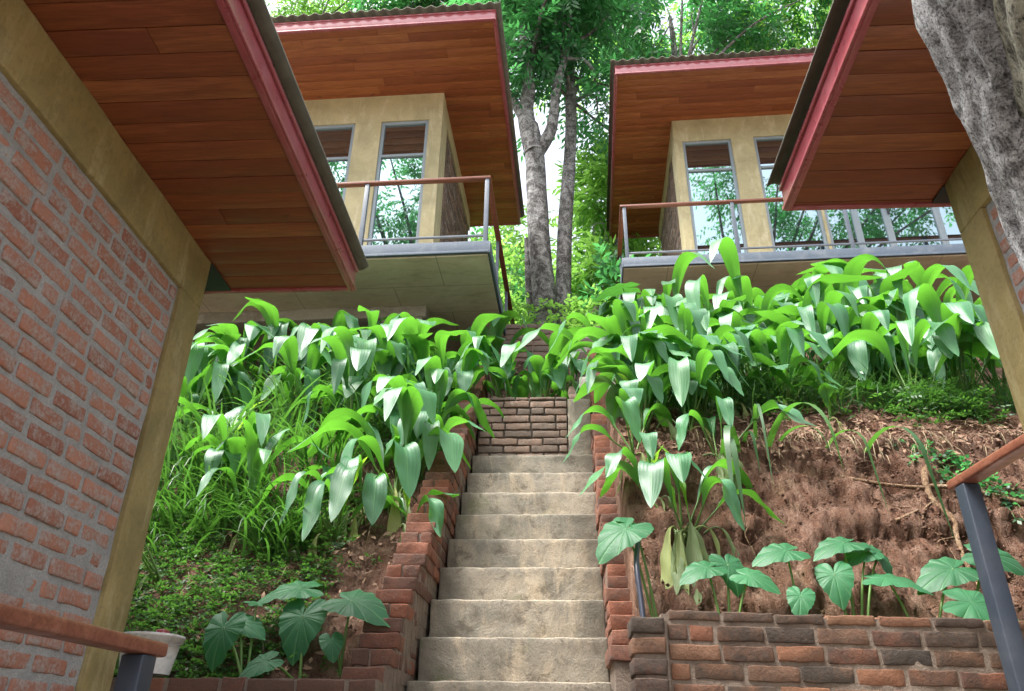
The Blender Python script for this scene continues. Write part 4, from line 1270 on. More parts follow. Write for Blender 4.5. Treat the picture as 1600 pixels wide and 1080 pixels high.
PP(-2.32, 4.52, 'dark drooping plant at the foot of the left ochre column', 0.62, seed=17, W=0.14, leaves=[(-140, 1.0, 50, 0.5, -60), (-160, 1.1, 60, 0.5, -70), (-110, 0.9, 40, 0.4, -80)])
PP(-1.28, 4.98, 'hanging leaves of a plant low beside the biggest one on the left bank', 0.60, seed=67, dead=6, leaves=[(-100, 1.1, 66, 0.5, -86), (-70, 1.0, 60, 0.45, -88), (-130, 1.0, 62, 0.5, -84), (70, 0.9, 80)])
PP(-1.02, 5.45, 'plant pressed against the middle of the left stair wall', 0.66, 7, seed=68, face=-80, dead=2)
PP(-1.20, 5.75, 'mid-sized plant between the biggest one and the upper part of the left stair wall', 0.80, 8, seed=60, face=-100)
PP(-1.70, 5.95, 'plant behind the biggest one, rooted in long grass on the left bank', 0.88, 8, seed=61, face=-110)
PP(-2.30, 6.35, 'plant in the grass right of the one with the bent pale leaf', 0.90, 8, seed=62, face=-90)
PP(-2.30, 5.20, 'plant among dark grass in the middle of the left bank', 0.66, 6, seed=63, face=-90, dead=1)
PP(-1.50, 7.05, 'leafy plant filling the gap right of the middle of the left back row', 0.88, 9, seed=64, face=-90)
PP(-3.35, 6.30, 'plant close to the left ochre column, middle row', 0.90, 8, seed=65, face=-60)
PP(-0.95, 6.60, 'plant spilling over the left stair wall near its top', 0.75, 8, seed=66, face=-60)
# centre, above the end wall of the flight
PP(-0.50, 6.95, 'broad-leaved plant above the left end of the brown brick wall', 0.74, 8, seed=20, face=-90, dead=1)
PP(-0.12, 6.85, 'broad-leaved plant above the middle of the brown brick wall', 0.66, 8, seed=21, face=-90, dead=2)
PP(-0.72, 7.9, 'dark green plant behind the stair wall top, below the forked tree', 0.85, 7, seed=22, face=-90)
PP(0.16, 7.6, 'small plant growing by the narrow upper steps', 0.55, 6, seed=23, face=-90)
# right side
PP(0.62, 6.30, 'large plant arching over the narrow upper steps from the right', 1.0, seed=30, W=0.18,
   leaves=[(175, 1.0, 66, 0.58, -62), (-170, 1.1, 50, 0.55, -60), (150, 1.0, 74, 0.62, -50), (-140, 1.0, 58, 0.58, -75), (-95, 0.95, 74, 0.62, -84), (-60, 0.9, 70, 0.62, -80), (60, 1, 78), (10, 0.9, 66)])
PP(0.62, 5.25, 'plant hanging over the right kerb halfway up the stairs', 0.66, seed=31, leaves=[(-110, 1.0, 78, 0.6, -84), (-150, 1.0, 64, 0.55, -82), (-70, 1.0, 74, 0.6, -82), (170, 0.9, 70, 0.6, -60), (40, 0.9, 74), (100, 0.9, 80)], dead=3)
PP(0.50, 4.72, 'pale plant leaning out over the right edge of the steps', 0.56, seed=32, leaves=[(165, 1.1, 66, 0.55, -65), (-165, 0.9, 40, 0.5, -70), (-90, 1.0, 84, 0.66, -80), (-110, 0.9, 60, 0.5, -86), (30, 0.9, 72, 0.6, -50)], young=1, dead=2)
PP(0.72, 4.38, 'front plant on the right bank with a skirt of withered leaves reaching the retaining wall', 0.66, seed=33, dead=12, young=2, leaves=[(20, 1.05, 68, 0.60, -70), (-10, 0.85, 50, 0.55, -60), (165, 0.95, 62, 0.6, -60), (-95, 0.9, 82, 0.62, -84), (-130, 0.9, 64, 0.55, -80), (80, 1.0, 80, 0.7, -30), (-50, 0.8, 60, 0.5, -84)])
PP(0.66, 5.75, 'plant squeezed between the right kerb and the upper steps', 0.85, 8, seed=70, face=-110)
PP(1.15, 6.15, 'plant in the dense middle of the right bank, left of the tangle of grass', 0.95, 9, seed=71, face=-100)
PP(1.30, 7.75, 'rear plant under the left end of the right balcony', 1.15, 9, seed=72, face=-90)
PP(2.05, 6.95, 'tall plant rising between the balcony posts of the right house', 1.15, 10, seed=73, face=-90)
PP(2.35, 6.10, 'broad plant in front of the fan-shaped one on the right bank', 0.92, 9, seed=74, face=-100)
PP(3.00, 6.20, 'broad plant right of the fan-shaped one, in front', 0.95, 9, seed=75, face=-80)
PP(2.5, 7.6, 'rear plant directly behind the fan-shaped one, touching the slab', 1.15, 9, seed=76, face=-90)
PP(3.55, 7.5, 'rear plant two places left of the right ochre column', 1.15, 9, seed=77, face=-90)
PP(0.60, 4.98, 'plant on the right kerb with leaves spilling over the steps', 0.62, 7, seed=78, face=180, dead=1)
PP(1.70, 5.35, 'low plant at the brow of the red bank below the tangle of grass', 0.66, 7, seed=79, face=-90, dead=1)
PP(3.25, 5.95, 'plant with crossing leaves near the right ochre column, middle row', 0.9, 9, seed=80, face=-90)
PP(0.88, 5.75, 'plant right behind the one hanging over the right kerb', 0.82, 8, seed=34, face=-95)
PP(0.56, 4.50, 'young bright plant on the soil just right of the kerb, over the large taro leaf', 0.46, seed=81, young=2, dead=3, leaves=[(-160, 1.0, 66, 0.55, -70), (-100, 1.0, 78, 0.6, -84), (-20, 1.0, 66, 0.55, -70), (70, 0.9, 80), (160, 0.9, 60, 0.55, -60)])
PP(1.02, 4.72, 'plant clinging to the upper red bank right of the withered skirt', 0.52, seed=82, dead=6, leaves=[(-20, 1.1, 50, 0.5, -50), (-90, 1.0, 74, 0.55, -86), (-140, 1.0, 66, 0.5, -84), (90, 0.9, 80)])
PP(1.05, 5.15, 'plant with a long drooping leaf just above the brow, second from the stairs', 0.68, 7, seed=83, face=-90, dead=3)
PP(0.78, 5.35, 'dense plant above the kerb, behind the one spilling over the steps', 0.74, 8, seed=84, face=-110)
PP(0.88, 4.95, 'drooping plant on the brow of the red bank nearest the stairs', 0.62, 6, seed=35, face=-60, dead=2)
PP(1.28, 5.30, 'plant on the brow of the red bank with long hanging leaves', 0.70, 6, seed=36, face=-90, dead=4)
PP(1.10, 7.15, 'tall plant rising before the steel edge of the right balcony', 1.04, 9, seed=37, face=-90, young=1)
PP(1.55, 6.65, 'big plant with a bright fan of leaves left of the balcony posts', 1.12, 10, seed=38, face=-90)
PP(0.95, 7.9, 'upper plant at the left corner of the right balcony slab', 1.0, 8, seed=39, face=-120)
PP(1.62, 5.75, 'plant in the tangle of thin grass on the right bank', 0.78, 7, seed=40, face=-90)
PP(2.05, 6.35, 'plant with a steel-blue pleated leaf in the right middle row', 0.95, 8, seed=41, face=-60)
PP(2.0, 7.4, 'rear plant below the third balcony post of the right house', 1.08, 9, seed=42, face=-90)
PP(2.70, 6.62, 'fan-shaped plant at the centre of the right hand bank', 1.08, 11, seed=43, face=-90)
PP(2.45, 5.65, 'plant hanging low over the weeds on the right bank', 0.72, 7, seed=44, face=-90)
PP(3.0, 7.5, 'rear plant behind the fan-shaped one on the right', 1.10, 9, seed=45, face=-90)
PP(3.35, 6.75, 'dense plant left of the right ochre column, upper row', 1.05, 10, seed=46, face=-110)
PP(2.58, 5.28, 'plant with two broad hanging leaves above the herb weeds', 0.85, seed=47, leaves=[(-100, 0.85, 80, 0.6, -82), (-60, 0.9, 74, 0.58, -84), (-150, 0.9, 66, 0.6, -50), (100, 1, 80), (40, 1.0, 70), (0, .9, 60)])
PP(3.02, 5.40, 'plant beside the right ochre column, lower row', 0.90, 8, seed=48, face=-100)
PP(3.45, 5.62, 'rightmost plant with one large dark hanging leaf at the ochre column', 0.92, 8, seed=49, face=-130)
PP(3.9, 6.9, 'plant half hidden behind the right ochre column', 1.05, 8, seed=50, face=-120)
PP(4.0, 7.8, 'rear plant near the ochre column on the right', 1.1, 8, seed=51, face=-100)
PP(2.05, 5.25, 'tiny bright sprout on the brow of the red bank', 0.34, seed=52, young=4, leaves=[(-170, 1.0, 60, 0.6, -30), (0, 1.0, 60, 0.6, -30)], name='sprout')
PP(1.9, 5.05, 'single rolled young leaf standing on the red bank', 0.32, seed=53, young=1, leaves=[(-90, 1.0, 82, 0.7, -60)], name='sprout')

# ------------------------------------------------------------------ taro plants
def taro_leaf(root, attach, tip_dir, normal, size, rg, base, rnd):
    """heart-shaped blade on a long stalk; attach = top of the stalk"""
    t = np.array(tip_dir, float); t /= np.linalg.norm(t)
    n = np.array(normal, float); n -= t * (n @ t); n /= np.linalg.norm(n)
    s = np.cross(t, n)
    na, nr = 121, 9
    a = np.linspace(-math.pi * 0.985, math.pi * 0.985, na)
    aa = np.abs(a)
    key = np.array([0, 12, 30, 60, 95, 125, 150, 168, 180]) * math.pi / 180
    rr = np.array([1.0, 0.86, 0.66, 0.54, 0.52, 0.60, 0.62, 0.42, 0.10])
    R = np.interp(aa, key, rr) * (1 + 0.02 * np.sin(a * 17 + rg.uniform(0, 6)))
    ve = np.zeros(na)
    for va in (0, 0.42, 0.85, 1.3, 1.85, 2.55):
        ve = np.maximum(ve, np.exp(-((aa - va) / 0.032) ** 2))
    q = np.linspace(0, 1, nr)[1:]
    A, Q = np.meshgrid(a, q, indexing='ij')
    r = R[:, None] * Q * size
    x = np.cos(A) * r; y = np.sin(A) * r
    z = -0.22 * (r ** 2) / size + 0.008 * size * (1 - ve[:, None]) * Q + 0.10 * np.abs(y) * (1 - Q * 0.6) + 0.02 * size * np.sin(A * 9 + 1) * Q ** 2 - 0.16 * np.clip(x / size, 0, 1) ** 2 * size
    P = np.array(attach) + t * x[..., None] + s * y[..., None] + n * z[..., None]
    mb = MB()
    V = np.vstack([np.array(attach)[None], P.reshape(-1, 3)])
    F = gridfaces(na, nr - 1, 1)
    vv = np.broadcast_to(ve[:, None], (na, nr - 1)).reshape(-1)
    uvv = np.stack([np.concatenate([[1.0], vv]), np.zeros(len(V))], 1)
    mb.add(V, F, rnd, uvv)
    tri = [[0, 1 + k * (nr - 1), 1 + (k + 1) * (nr - 1)] for k in range(na - 1)]
    mb.add(V, tri, rnd, uvv)
    off = -np.array(root.location)
    o = mb.build('leaf', M['taro'], root, True); o.location = off
    st = MB()
    b = np.array(base, float); e = np.array(attach, float)
    m = (b + e) / 2 + np.array([0, 0, 0.10]) * np.linalg.norm(e - b) + (e - b) * 0.05
    tube(st, smooth_path([b, m, e], 14), np.linspace(0.009, 0.004, 14), 6, 0, 1, 0.6)
    so = st.build('stalk', M['stalk'], root, True); so.location = off

def taro(base, label, leaves, seed, name='taro_plant'):
    rg = np.random.default_rng(seed)
    root = tag(empty(name, base), label, 'plant')
    for at, td, nn, sz in leaves:
        taro_leaf(root, at, td, nn, sz * 1.12, rg, np.array(base) + rg.normal(0, 0.015, 3) * (1, 1, 0), rg.random() * 0.6)
TU = (0.0, -0.75, 0.65)
taro((-1.26, 3.98, gz(-1.26, 3.98) - 0.03), 'taro plant with three heart-shaped leaves at the foot of the green bank', [
    ((-1.37, 4.13, 2.36), (-0.95, -0.3, -0.1), (0.1, -0.5, 0.85), 0.20),
    ((-1.30, 4.02, 2.20), (-0.02, -0.45, -0.85), (0.0, -0.85, 0.5), 0.20),
    ((-1.40, 3.86, 1.97), (-0.7, -0.3, -0.35), (0.1, -0.6, 0.8), 0.13)], 1)
taro((-1.08, 4.02, gz(-1.08, 4.02) - 0.03), 'taro plant with one wide leaf near the foot of the left stair wall', [
    ((-1.06, 4.03, 2.28), (0.85, -0.35, -0.25), (0.05, -0.6, 0.8), 0.22),
    ((-1.12, 3.96, 2.08), (0.3, -0.5, -0.7), (0.2, -0.8, 0.5), 0.10)], 2)
taro((-1.50, 3.92, gz(-1.50, 3.92) - 0.03), 'taro plant behind the white bucket with two overlapping leaves', [
    ((-1.66, 3.93, 2.13), (-0.10, -0.4, -0.9), (-0.1, -0.85, 0.5), 0.17),
    ((-1.62, 4.02, 2.17), (0.8, -0.3, -0.2), (0.0, -0.6, 0.8), 0.15),
    ((-1.58, 4.1, 2.28), (0.5, 0.6, 0.1), (0.0, -0.4, 0.9), 0.11)], 3)
taro((0.50, 4.02, gz(0.50, 4.02) - 0.03), 'taro plant with a big ruffled dark leaf over the right kerb of the stairs', [
    ((0.35, 3.97, 2.63), (-0.65, -0.45, -0.55), (-0.1, -0.7, 0.7), 0.21),
    ((0.40, 4.05, 2.68), (0.4, 0.5, 0.1), (0.1, -0.6, 0.8), 0.14)], 4)
taro((0.80, 3.92, gz(0.80, 3.92) - 0.03), 'taro cluster with pale leaves just right of the withered skirt', [
    ((0.74, 3.95, 2.43), (-0.8, -0.4, -0.25), (0.0, -0.6, 0.8), 0.15),
    ((0.86, 4.02, 2.46), (0.2, -0.5, -0.75), (0.25, -0.85, 0.45), 0.15),
    ((0.93, 3.90, 2.38), (0.75, -0.4, -0.3), (0.1, -0.7, 0.7), 0.14)], 5)
taro((1.16, 3.95, gz(1.16, 3.95) - 0.03), 'taro plant with one high pointed leaf against the red bank', [
    ((1.16, 4.02, 2.53), (-0.9, -0.25, -0.15), (0.1, -0.6, 0.8), 0.17),
    ((1.15, 3.86, 2.28), (-0.3, -0.5, -0.75), (-0.1, -0.8, 0.55), 0.11)], 6)
taro((1.40, 3.93, gz(1.40, 3.93) - 0.03), 'middle taro cluster of the right wall, with four leaves at different tilts', [
    ((1.47, 4.06, 2.58), (-0.85, -0.3, -0.2), (0.1, -0.5, 0.85), 0.17),
    ((1.36, 3.96, 2.40), (-0.1, -0.5, -0.85), (-0.25, -0.85, 0.45), 0.15),
    ((1.57, 4.06, 2.53), (-0.8, -0.35, -0.25), (-0.1, -0.7, 0.75), 0.13),
    ((1.64, 4.08, 2.53), (0.35, -0.4, -0.8), (0.6, -0.7, 0.4), 0.13)], 7)
taro((1.72, 3.92, gz(1.72, 3.92) - 0.03), 'taro plant with a flat leaf seen edge-on before the exposed root', [
    ((1.60, 3.95, 2.38), (0.9, -0.25, -0.1), (0.0, -0.45, 0.9), 0.19),
    ((1.94, 3.97, 2.43), (-0.9, -0.25, -0.28), (0.1, -0.6, 0.8), 0.20)], 8)
taro((1.88, 3.86, gz(1.88, 3.86) - 0.03), 'rightmost taro plant, its pale leaves hanging over the wall by the railing post', [
    ((1.90, 3.80, 2.24), (0.85, -0.3, -0.25), (-0.1, -0.7, 0.75), 0.20),
    ((2.12, 3.98, 2.50), (0.75, -0.35, -0.3), (0.0, -0.8, 0.6), 0.17)], 9)
taro((0.95, 7.2, gz(0.95, 7.2)), 'lone taro leaf held flat above the other plants beside the right slab corner', [
    ((0.78, 7.45, 6.28), (-0.97, 0.1, -0.06), (0.05, -0.22, 0.97), 0.34)], 10)

# ------------------------------------------------------------------ grass, ground cover, litter
def strips(N, xy, ln, wd, rg, lean=None, seg=6, bend=1.3, e0=(55, 85), face=-90, face_sd=1.0, lift=0.0):
    """arching grass blades rooted on the terrain"""
    x, y = xy
    z = ground(x, y)
    az = math.radians(face) + rg.normal(0, face_sd, N)
    th0 = np.radians(rg.uniform(*e0, N))
    L = ln * rg.uniform(0.55, 1.25, N); W = wd * rg.uniform(0.6, 1.3, N)
    bd = bend * rg.uniform(0.6, 1.4, N)
    P = np.stack([x, y, z - 0.01 + lift], 1)
    sd = np.stack([-np.sin(az), np.cos(az), np.zeros(N)], 1)
    V = []
    for k in range(seg + 1):
        t = k / seg
        w_ = W * (1 - t ** 2.2) * 0.5 + 0.0003
        V.append(np.stack([P - sd * w_[:, None], P + sd * w_[:, None]], 1))
        th = th0 - bd * (t ** 1.1) * 1.5
        th = np.maximum(th, -1.45)
        P = P + np.stack([np.cos(th) * np.cos(az), np.cos(th) * np.sin(az), np.sin(th)], 1) * (L / seg)[:, None]
    V = np.stack(V, 1)           # N, seg+1, 2, 3
    idx = np.arange(N)[:, None] * (2 * (seg + 1)) + np.arange(seg)[None, :] * 2
    F = np.stack([idx, idx + 1, idx + 3, idx + 2], -1).reshape(-1, 4)
    R = np.repeat(rg.random(N), 2 * (seg + 1))
    return V.reshape(-1, 3), F, R

rg = np.random.default_rng(301)
# long grass on the left bank in tussocks
mb = MB(); mbd = MB()
for k in range(60):
    cx = rg.uniform(-3.6, -1.2); cy = rg.uniform(5.1, 7.0)
    if cx > -1.7 and cy < 5.6: continue
    n = rg.integers(4, 10)
    xy = (cx + rg.normal(0, 0.09, n), cy + rg.normal(0, 0.09, n))
    (mb if rg.random() < 0.5 else mbd).add(*strips(n, xy, 0.78, 0.024, rg, face=rg.uniform(-140, -40), face_sd=1.0))
tag(mb.build('grass', M['grass'], None), 'long bright arching grass among the plants of the left bank', 'grass', kind='stuff')
for k in range(42):
    cx = rg.uniform(-3.0, -1.55); cy = rg.uniform(4.7, 5.7)
    n = rg.integers(10, 22)
    xy = (cx + rg.normal(0, 0.08, n), cy + rg.normal(0, 0.08, n))
    mbd.add(*strips(n, xy, 0.52, 0.017, rg, face=rg.uniform(-130, -50), face_sd=0.8))
tag(mbd.build('grass', M['grassD'], None), 'dark drooping grass in the shaded middle of the left bank', 'grass', kind='stuff')
# grass in the right hand plants
mb = MB()
for k in range(75):
    cx = rg.uniform(0.75, 3.4); cy = rg.uniform(5.2, 6.6)
    n = rg.integers(8, 20)
    xy = (cx + rg.normal(0, 0.08, n), cy + rg.normal(0, 0.08, n))
    mb.add(*strips(n, xy, 0.42, 0.010, rg, face=rg.uniform(-140, -40), face_sd=1.2))
for k in range(26):
    cx = rg.uniform(0.95, 1.7); cy = rg.uniform(5.3, 6.2)
    n = rg.integers(14, 24)
    xy = (cx + rg.normal(0, 0.08, n), cy + rg.normal(0, 0.08, n))
    mb.add(*strips(n, xy, 0.60, 0.009, rg, face=rg.uniform(-140, -40), face_sd=1.2))
tag(mb.build('grass', M['grass'], None), 'thin tangled grass between the plants of the right bank', 'grass', kind='stuff')
# long blades hanging down the red bank
hb = MB()
for (x, y, az, L, W) in [(1.95, 4.78, -75, 0.60, 0.026), (1.72, 4.80, -70, 0.50, 0.022), (1.36, 4.82, -80, 0.62, 0.03), (1.16, 4.80, -110, 0.55, 0.03), (1.05, 4.75, -95, 0.5, 0.03), (1.45, 4.85, -60, 0.42, 0.022), (1.22, 4.85, -90, 0.4, 0.02), (1.30, 4.86, -100, 0.55, 0.016)]:
    V, F, R = strips(1, (np.array([x]), np.array([y - 0.06])), L * 2.0, W * 1.3, rg, seg=14, bend=2.3, e0=(30, 38), face=az, face_sd=0.03, lift=0.03)
    hb.add(V, F, R)
tag(hb.build('hanging_blades', M['grassD'], None, True), 'long strap-like blades hanging down the bare red bank', 'grass', kind='stuff')
# dry straw lying on the brow of the bank
mb = MB()
n = 450
x = rg.uniform(0.8, 3.4, n); y = rg.uniform(4.75, 5.5, n)
mb.add(*strips(n, (x, y), 0.22, 0.004, rg, e0=(0, 35), bend=0.7, face=-80, face_sd=1.2, seg=4))
n = 200
x = rg.uniform(0.9, 2.9, n); y = rg.uniform(4.72, 4.95, n)
mb.add(*strips(n, (x, y), 0.30, 0.003, rg, e0=(-10, 20), bend=0.9, face=-90, face_sd=0.5, seg=6))
n = 500
x = rg.uniform(-3, -1.1, n); y = rg.uniform(4.1, 7.0, n)
mb.add(*strips(n, (x, y), 0.25, 0.004, rg, e0=(10, 60), bend=0.9, face=-90, face_sd=0.9, seg=5))
tag(mb.build('dry_straw', M['straw'], None), 'dry straw and root hairs on the soil', 'straw', kind='stuff')
# ferny ground cover on the left bank
def cover(name, n, xr, yr, dens, ln, label, mat, seed, K=7, up=0.06, rach=0.09):
    rg = np.random.default_rng(seed)
    x = rg.uniform(*xr, n); y = rg.uniform(*yr, n)
    keep = dens(x, y) > rg.random(n)
    x, y = x[keep], y[keep]
    z = ground(x, y) + rg.random(len(x)) ** 2 * up
    P = np.stack([x, y, z], 1)
    az = rg.uniform(0, 6.28, len(x))
    D = np.stack([np.cos(az) * 0.8, np.sin(az) * 0.8 - 0.35, rg.uniform(0.1, 0.9, len(x))], 1)
    mb = MB()
    mb.add(*leaflets(P, D, K, ln, ln * 0.45, rg, droop=0.4, rach=rach))
    return tag(mb.build(name, mat), label, 'ground cover', kind='stuff')
cover('ground_cover', 9000, (-3.0, -1.0), (3.86, 5.6),
      lambda x, y: np.clip((sst(-x, 1.22 + 0.0 * y, 1.45)) * (1 - sst(y, 4.9, 5.5)) * (0.5 + 1.6 * fbm(np.stack([x * 3, y * 3, 0 * x], -1), 3) + 0.35), 0.02, 1), 0.030,
      'low ferny green ground cover on the lower left bank', M['fern'], 7)
cover('weeds', 700, (2.3, 3.0), (4.95, 5.35), lambda x, y: np.clip(1.2 - ((x - 2.68) / 0.4) ** 2 - ((y - 5.1) / 0.25) ** 2, 0, 1), 0.038,
      'small-leaved herb weeds on the brow of the right bank', M['fern'], 8, up=0.22, rach=0.10)
cover('weeds', 700, (0.75, 3.4), (5.0, 6.4), lambda x, y: 0.8 + 0 * x, 0.045, 'low weeds under the plants of the right bank', M['fern'], 9, up=0.2, rach=0.14)
cover('weeds', 1400, (-3.6, -1.0), (5.6, 7.8), lambda x, y: 0.8 + 0 * x, 0.05, 'low weeds under the plants of the left bank', M['fern'], 10, up=0.2, rach=0.14)
cover('forest_floor_plants', 5200, (-3.0, 3.0), (10.2, 17.0), lambda x, y: 0.9 + 0 * x, 0.12, 'low forest plants on the slope behind the houses', M['crownB'], 11, up=0.8, rach=0.3)
# leaf litter
def litter(n, xr, yr, seed, size, mat, label, name='leaf_litter'):
    rg = np.random.default_rng(seed)
    x = rg.uniform(*xr, n); y = rg.uniform(*yr, n)
    k = (x - 0.028 * (y - 4.2) < -1.0) | (x - 0.028 * (y - 4.2) > 0.45) | (y > 6.7)
    x, y = x[k], y[k]; n = len(x)
    e = 0.02
    gx = (ground(x + e, y) - ground(x - e, y)) / (2 * e); gy = (ground(x, y + e) - ground(x, y - e)) / (2 * e)
    N = np.stack([-gx, -gy, np.ones(n)], 1) + rg.normal(0, 0.35, (n, 3)); N /= np.linalg.norm(N, axis=1, keepdims=True)
    T = rg.normal(0, 1, (n, 3)); T -= N * (T * N).sum(1, keepdims=True); T /= np.linalg.norm(T, axis=1, keepdims=True)
    B = np.cross(N, T)
    s = (size * rg.uniform(0.5, 1.3, n))[:, None]
    P = np.stack([x, y, ground(x, y)], 1) + N * 0.02
    V = np.stack([P - T * s, P + B * s * 0.38 + N * s * 0.15, P + T * s, P - B * s * 0.38 + N * s * 0.15], 1).reshape(-1, 3)
    mb = MB(); mb.add(V, np.arange(len(V)).reshape(-1, 4), np.repeat(rg.random(n), 4))
    tag(mb.build(name, mat), label, 'leaf litter', kind='stuff')
litter(2600, (0.45, 3.6), (4.7, 7.0), 5, 0.032, M['litter'], 'brown fallen leaves on the right bank')
litter(1400, (-3.6, -1.0), (4.0, 7.5), 6, 0.030, M['litter'], 'brown fallen leaves on the left bank')
litter(1500, (-1.2, 1.6), (6.7, 12.0), 7, 0.045, M['litter'], 'brown fallen leaves around the upper steps')

# ------------------------------------------------------------------ exposed root and creeper on the red bank
def on_bank(pts, lift=0.04):
    return [(x, y, gz(x, y) + lift) for x, y in pts]
r_ = tag(empty('exposed_root', (2.2, 4.55, 3.0)), 'pale twisting root hanging out of the red bank near the railing post', 'root')
mb = MB()
for pts, ra, rb_ in [([(2.24, 4.62), (2.19, 4.55), (2.17, 4.47), (2.22, 4.40), (2.19, 4.35), (2.16, 4.27), (2.16, 4.2)], 0.022, 0.010),
                   ([(1.72, 4.58), (1.95, 4.55), (2.17, 4.53)], 0.009, 0.015), ([(2.19, 4.54), (2.40, 4.50), (2.75, 4.42), (3.3, 4.40)], 0.014, 0.02), ([(1.9, 4.40), (1.98, 4.42), (2.06, 4.44)], 0.01, 0.006)]:
    tube(mb, smooth_path(on_bank(pts), 40), np.linspace(ra, rb_, 40), 9, 0.16, 40, 0.5)
o = mb.build('root', M['root'], r_, True); o.location = -np.array(r_.location)
v_ = tag(empty('creeper', (2.4, 4.6, 3.1)), 'small-leaved green creeper climbing the red bank behind the railing post', 'creeper')
mb = MB(); lf = MB()
rg = np.random.default_rng(77)
for k in range(9):
    x, y = 2.15 + rg.uniform(0, 0.2), 4.78 - rg.uniform(0, 0.1)
    pts = [(x, y)]
    for j in range(5):
        x += rg.uniform(0.0, 0.13); y -= rg.uniform(0.02, 0.09); pts.append((x, y))
    pth = smooth_path(on_bank(pts, 0.03), 26)
    tube(mb, pth, 0.003, 5, 0, 1, 0.5)
    P = pth[rg.integers(0, 26, 16)] + rg.normal(0, 0.015, (16, 3))
    D = rg.normal(0, 1, (16, 3)) + np.array([0, -0.8, 0.1])
    lf.add(*leaflets(P, D, 3, 0.042, 0.026, rg, rach=0.05))
mb.build('stems', M['stalk'], v_, True).location = -np.array(v_.location)
lf.build('foliage', M['crown'], v_).location = -np.array(v_.location)

# ------------------------------------------------------------------ bucket and pipe
bk = tag(empty('bucket', (-1.875, 3.66, 1.893)), 'white paint-stained plastic bucket with rubbish in it on the left retaining wall', 'bucket')
mb = MB(); ns = 40
H, r0, r1 = 0.165, 0.105, 0.135
ringz = [(0, r0), (H * 0.5, (r0 + r1) / 2), (H - 0.028, r1 - 0.006), (H - 0.027, r1 + 0.004), (H - 0.012, r1 + 0.005), (H - 0.011, r1 + 0.009), (H, r1 + 0.009), (H + 0.002, r1), (H, r1 - 0.006), (0.01, r0 - 0.005)]
a = np.linspace(0, 2 * np.pi, ns, endpoint=False)
V = np.concatenate([np.stack([r * np.cos(a), r * np.sin(a), np.full(ns, z)], 1) for z, r in ringz])
F = []
for i in range(len(ringz) - 1):
    for j in range(ns):
        F.append([i * ns + j, i * ns + (j + 1) % ns, (i + 1) * ns + (j + 1) % ns, (i + 1) * ns + j])
mb.add(V, F, 0.5)
mb.add(np.vstack([[[0, 0, 0.012]], V[-ns:]]), [[0, j + 1, (j + 1) % ns + 1] for j in range(ns)], 0.5)
mb.build('body', M['white'], bk, True)
mb = MB(); aa = np.linspace(-0.05, np.pi + 0.05, 24)
tube(mb, np.stack([(r1 + 0.012) * np.cos(aa), -(r1 + 0.012) * np.sin(aa) * 0.9, H - 0.035 - 0.03 * np.sin(aa)], 1), 0.003, 6)
mb.build('handle', M['conc2'], bk, True)
db = tag(empty('rubbish', (-1.87, 3.66, 2.04)), 'red and brown scraps poking out of the white bucket', 'rubbish')
mb = MB()
for k in range(7):
    p0 = np.array([rg.uniform(-.08, .08), rg.uniform(-.06, .06), -0.11]); p1 = p0 + np.array([rg.uniform(-.05, .06), rg.uniform(-.04, .04), rg.uniform(0.12, 0.16)])
    tube(mb, [p0, (p0 + p1) / 2, p1], 0.009, 6, 0.2, 30)
mb.build('sticks', M['straw'], db)
mb = MB(); rbox(mb, (0.02, -0.03, -0.02), (0.06, 0.03, 0.045), 0.008, 0.02, 0.006, 20); mb.build('scrap', M['pink'], db, True)
pp = tag(empty('pipe', (0.46, 3.85, 2.0)), 'thin black pipe standing behind the right pier at the stair edge', 'pipe')
mb = MB(); tube(mb, smooth_path([(0.40, 3.83, 2.1), (0.395, 3.87, 2.25), (0.39, 3.93, 2.45), (0.42, 4.05, 2.6)], 16), 0.014, 12)
mb.build('tube', M['pipe'], pp, True).location = -np.array(pp.location)
# crumbs of soil lying on the bank
rg = np.random.default_rng(404)
mb = MB()
n = 7000
x = rg.uniform(0.45, 3.2, n); y = 4.0 + rg.random(n) ** 1.0 * 1.6
x2 = rg.uniform(-2.6, -1.0, 900); y2 = rg.uniform(3.85, 5.6, 900)
x = np.concatenate([x, x2]); y = np.concatenate([y, y2]); n = len(x)
s = 0.003 + 0.011 * rg.random(n) ** 3
z = ground(x, y)
C = np.stack([x, y, z + 0.01], 1) + np.stack([0 * x, -np.ones(n) * 0.025 * (y < 4.9), 0 * x], 1)
octv = np.array([(1, 0, 0), (0, 1, 0), (-1, 0, 0), (0, -1, 0), (0, 0, 0.8), (0, 0, -0.8)])
V = C[:, None, :] + octv[None] * s[:, None, None] * rg.uniform(0.6, 1.4, (n, 6, 1)) + rg.normal(0, 0.15, (n, 6, 3)) * s[:, None, None]
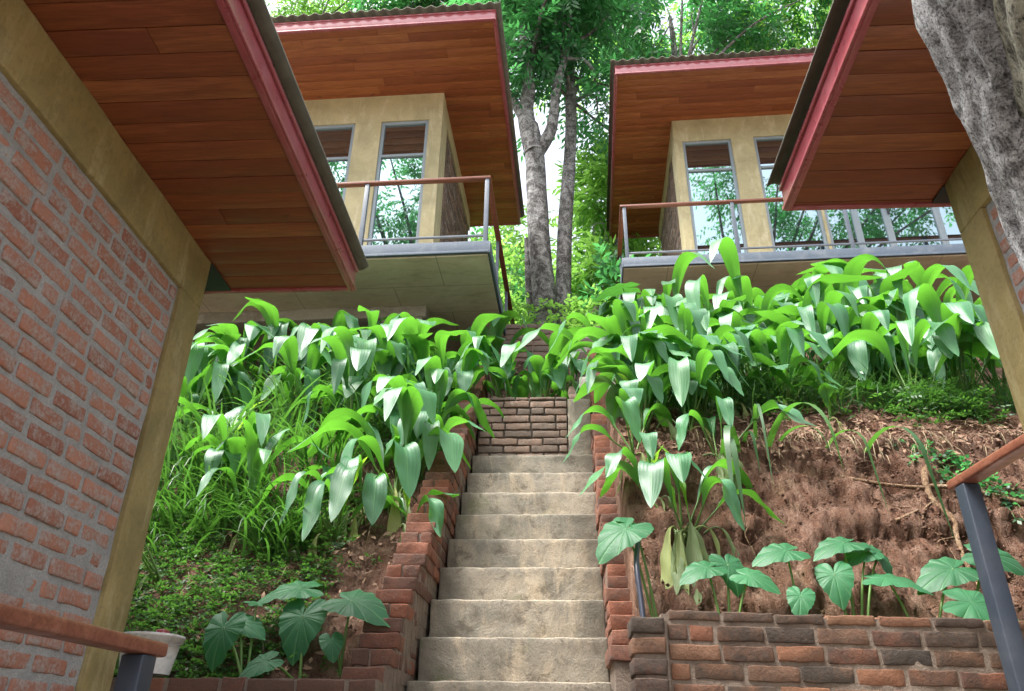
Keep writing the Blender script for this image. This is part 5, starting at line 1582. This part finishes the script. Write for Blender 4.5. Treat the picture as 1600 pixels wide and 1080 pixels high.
T = np.array([(0, 1, 4), (1, 2, 4), (2, 3, 4), (3, 0, 4), (1, 0, 5), (2, 1, 5), (3, 2, 5), (0, 3, 5)])
F = (np.arange(n)[:, None, None] * 6 + T[None]).reshape(-1, 3)
mb.add(V.reshape(-1, 3), F)
tag(mb.build('soil_crumbs', M['soil'], None, True), 'crumbs of red soil scattered on the banks', 'soil', kind='stuff')
# thin roots and twigs caught on the bank
rg = np.random.default_rng(505)
mb = MB()
for k in range(70):
    x, y = rg.uniform(0.8, 3.0), rg.uniform(4.15, 5.3)
    a = rg.uniform(0, 6.28); pts = [(x, y)]
    for j in range(3):
        a += rg.normal(0, 0.5); st_ = rg.uniform(0.03, 0.10)
        x += math.cos(a) * st_; y += math.sin(a) * st_ * 0.6; pts.append((x, max(4.0, y)))
    tube(mb, smooth_path(on_bank(pts, 0.035), 12), rg.uniform(0.0015, 0.005), 5, 0, 1, 0.5)
tag(mb.build('twigs', M['root'], None, True), 'thin roots and dry twigs caught on the red bank', 'twigs', kind='stuff')
# fallen leaves and grit on the steps
rg = np.random.default_rng(606)
mb = MB(); V = []
for k in range(150):
    st_k = rg.integers(-2, 9)
    y0 = SY + st_k * ST; z = SZ + st_k * SR
    x = lane_x(y0, 0) + (-0.26 + 0.46 * np.sign(rg.normal()) * rg.random() ** 0.4)
    big = rg.random() < 0.25
    s_ = rg.uniform(0.015, 0.03) if big else rg.uniform(0.003, 0.009)
    a = rg.uniform(0, 6.28); u_ = np.array([math.cos(a), math.sin(a), 0.15]); v_2 = np.array([-math.sin(a), math.cos(a), rg.normal(0, 0.3)])
    p = np.array([x, y0 + 0.02 + rg.random() * 0.2, z + 0.006])
    V += [p - u_ * s_, p + v_2 * s_ * 0.4 + (0, 0, 0.003), p + u_ * s_, p - v_2 * s_ * 0.4 + (0, 0, 0.003)]
V = np.array(V)
mb.add(V, np.arange(len(V)).reshape(-1, 4), np.repeat(rg.random(len(V) // 4), 4))
tag(mb.build('leaf_litter', M['litter']), 'scraps of fallen leaf and grit lying on the concrete steps', 'leaf litter', kind='stuff')
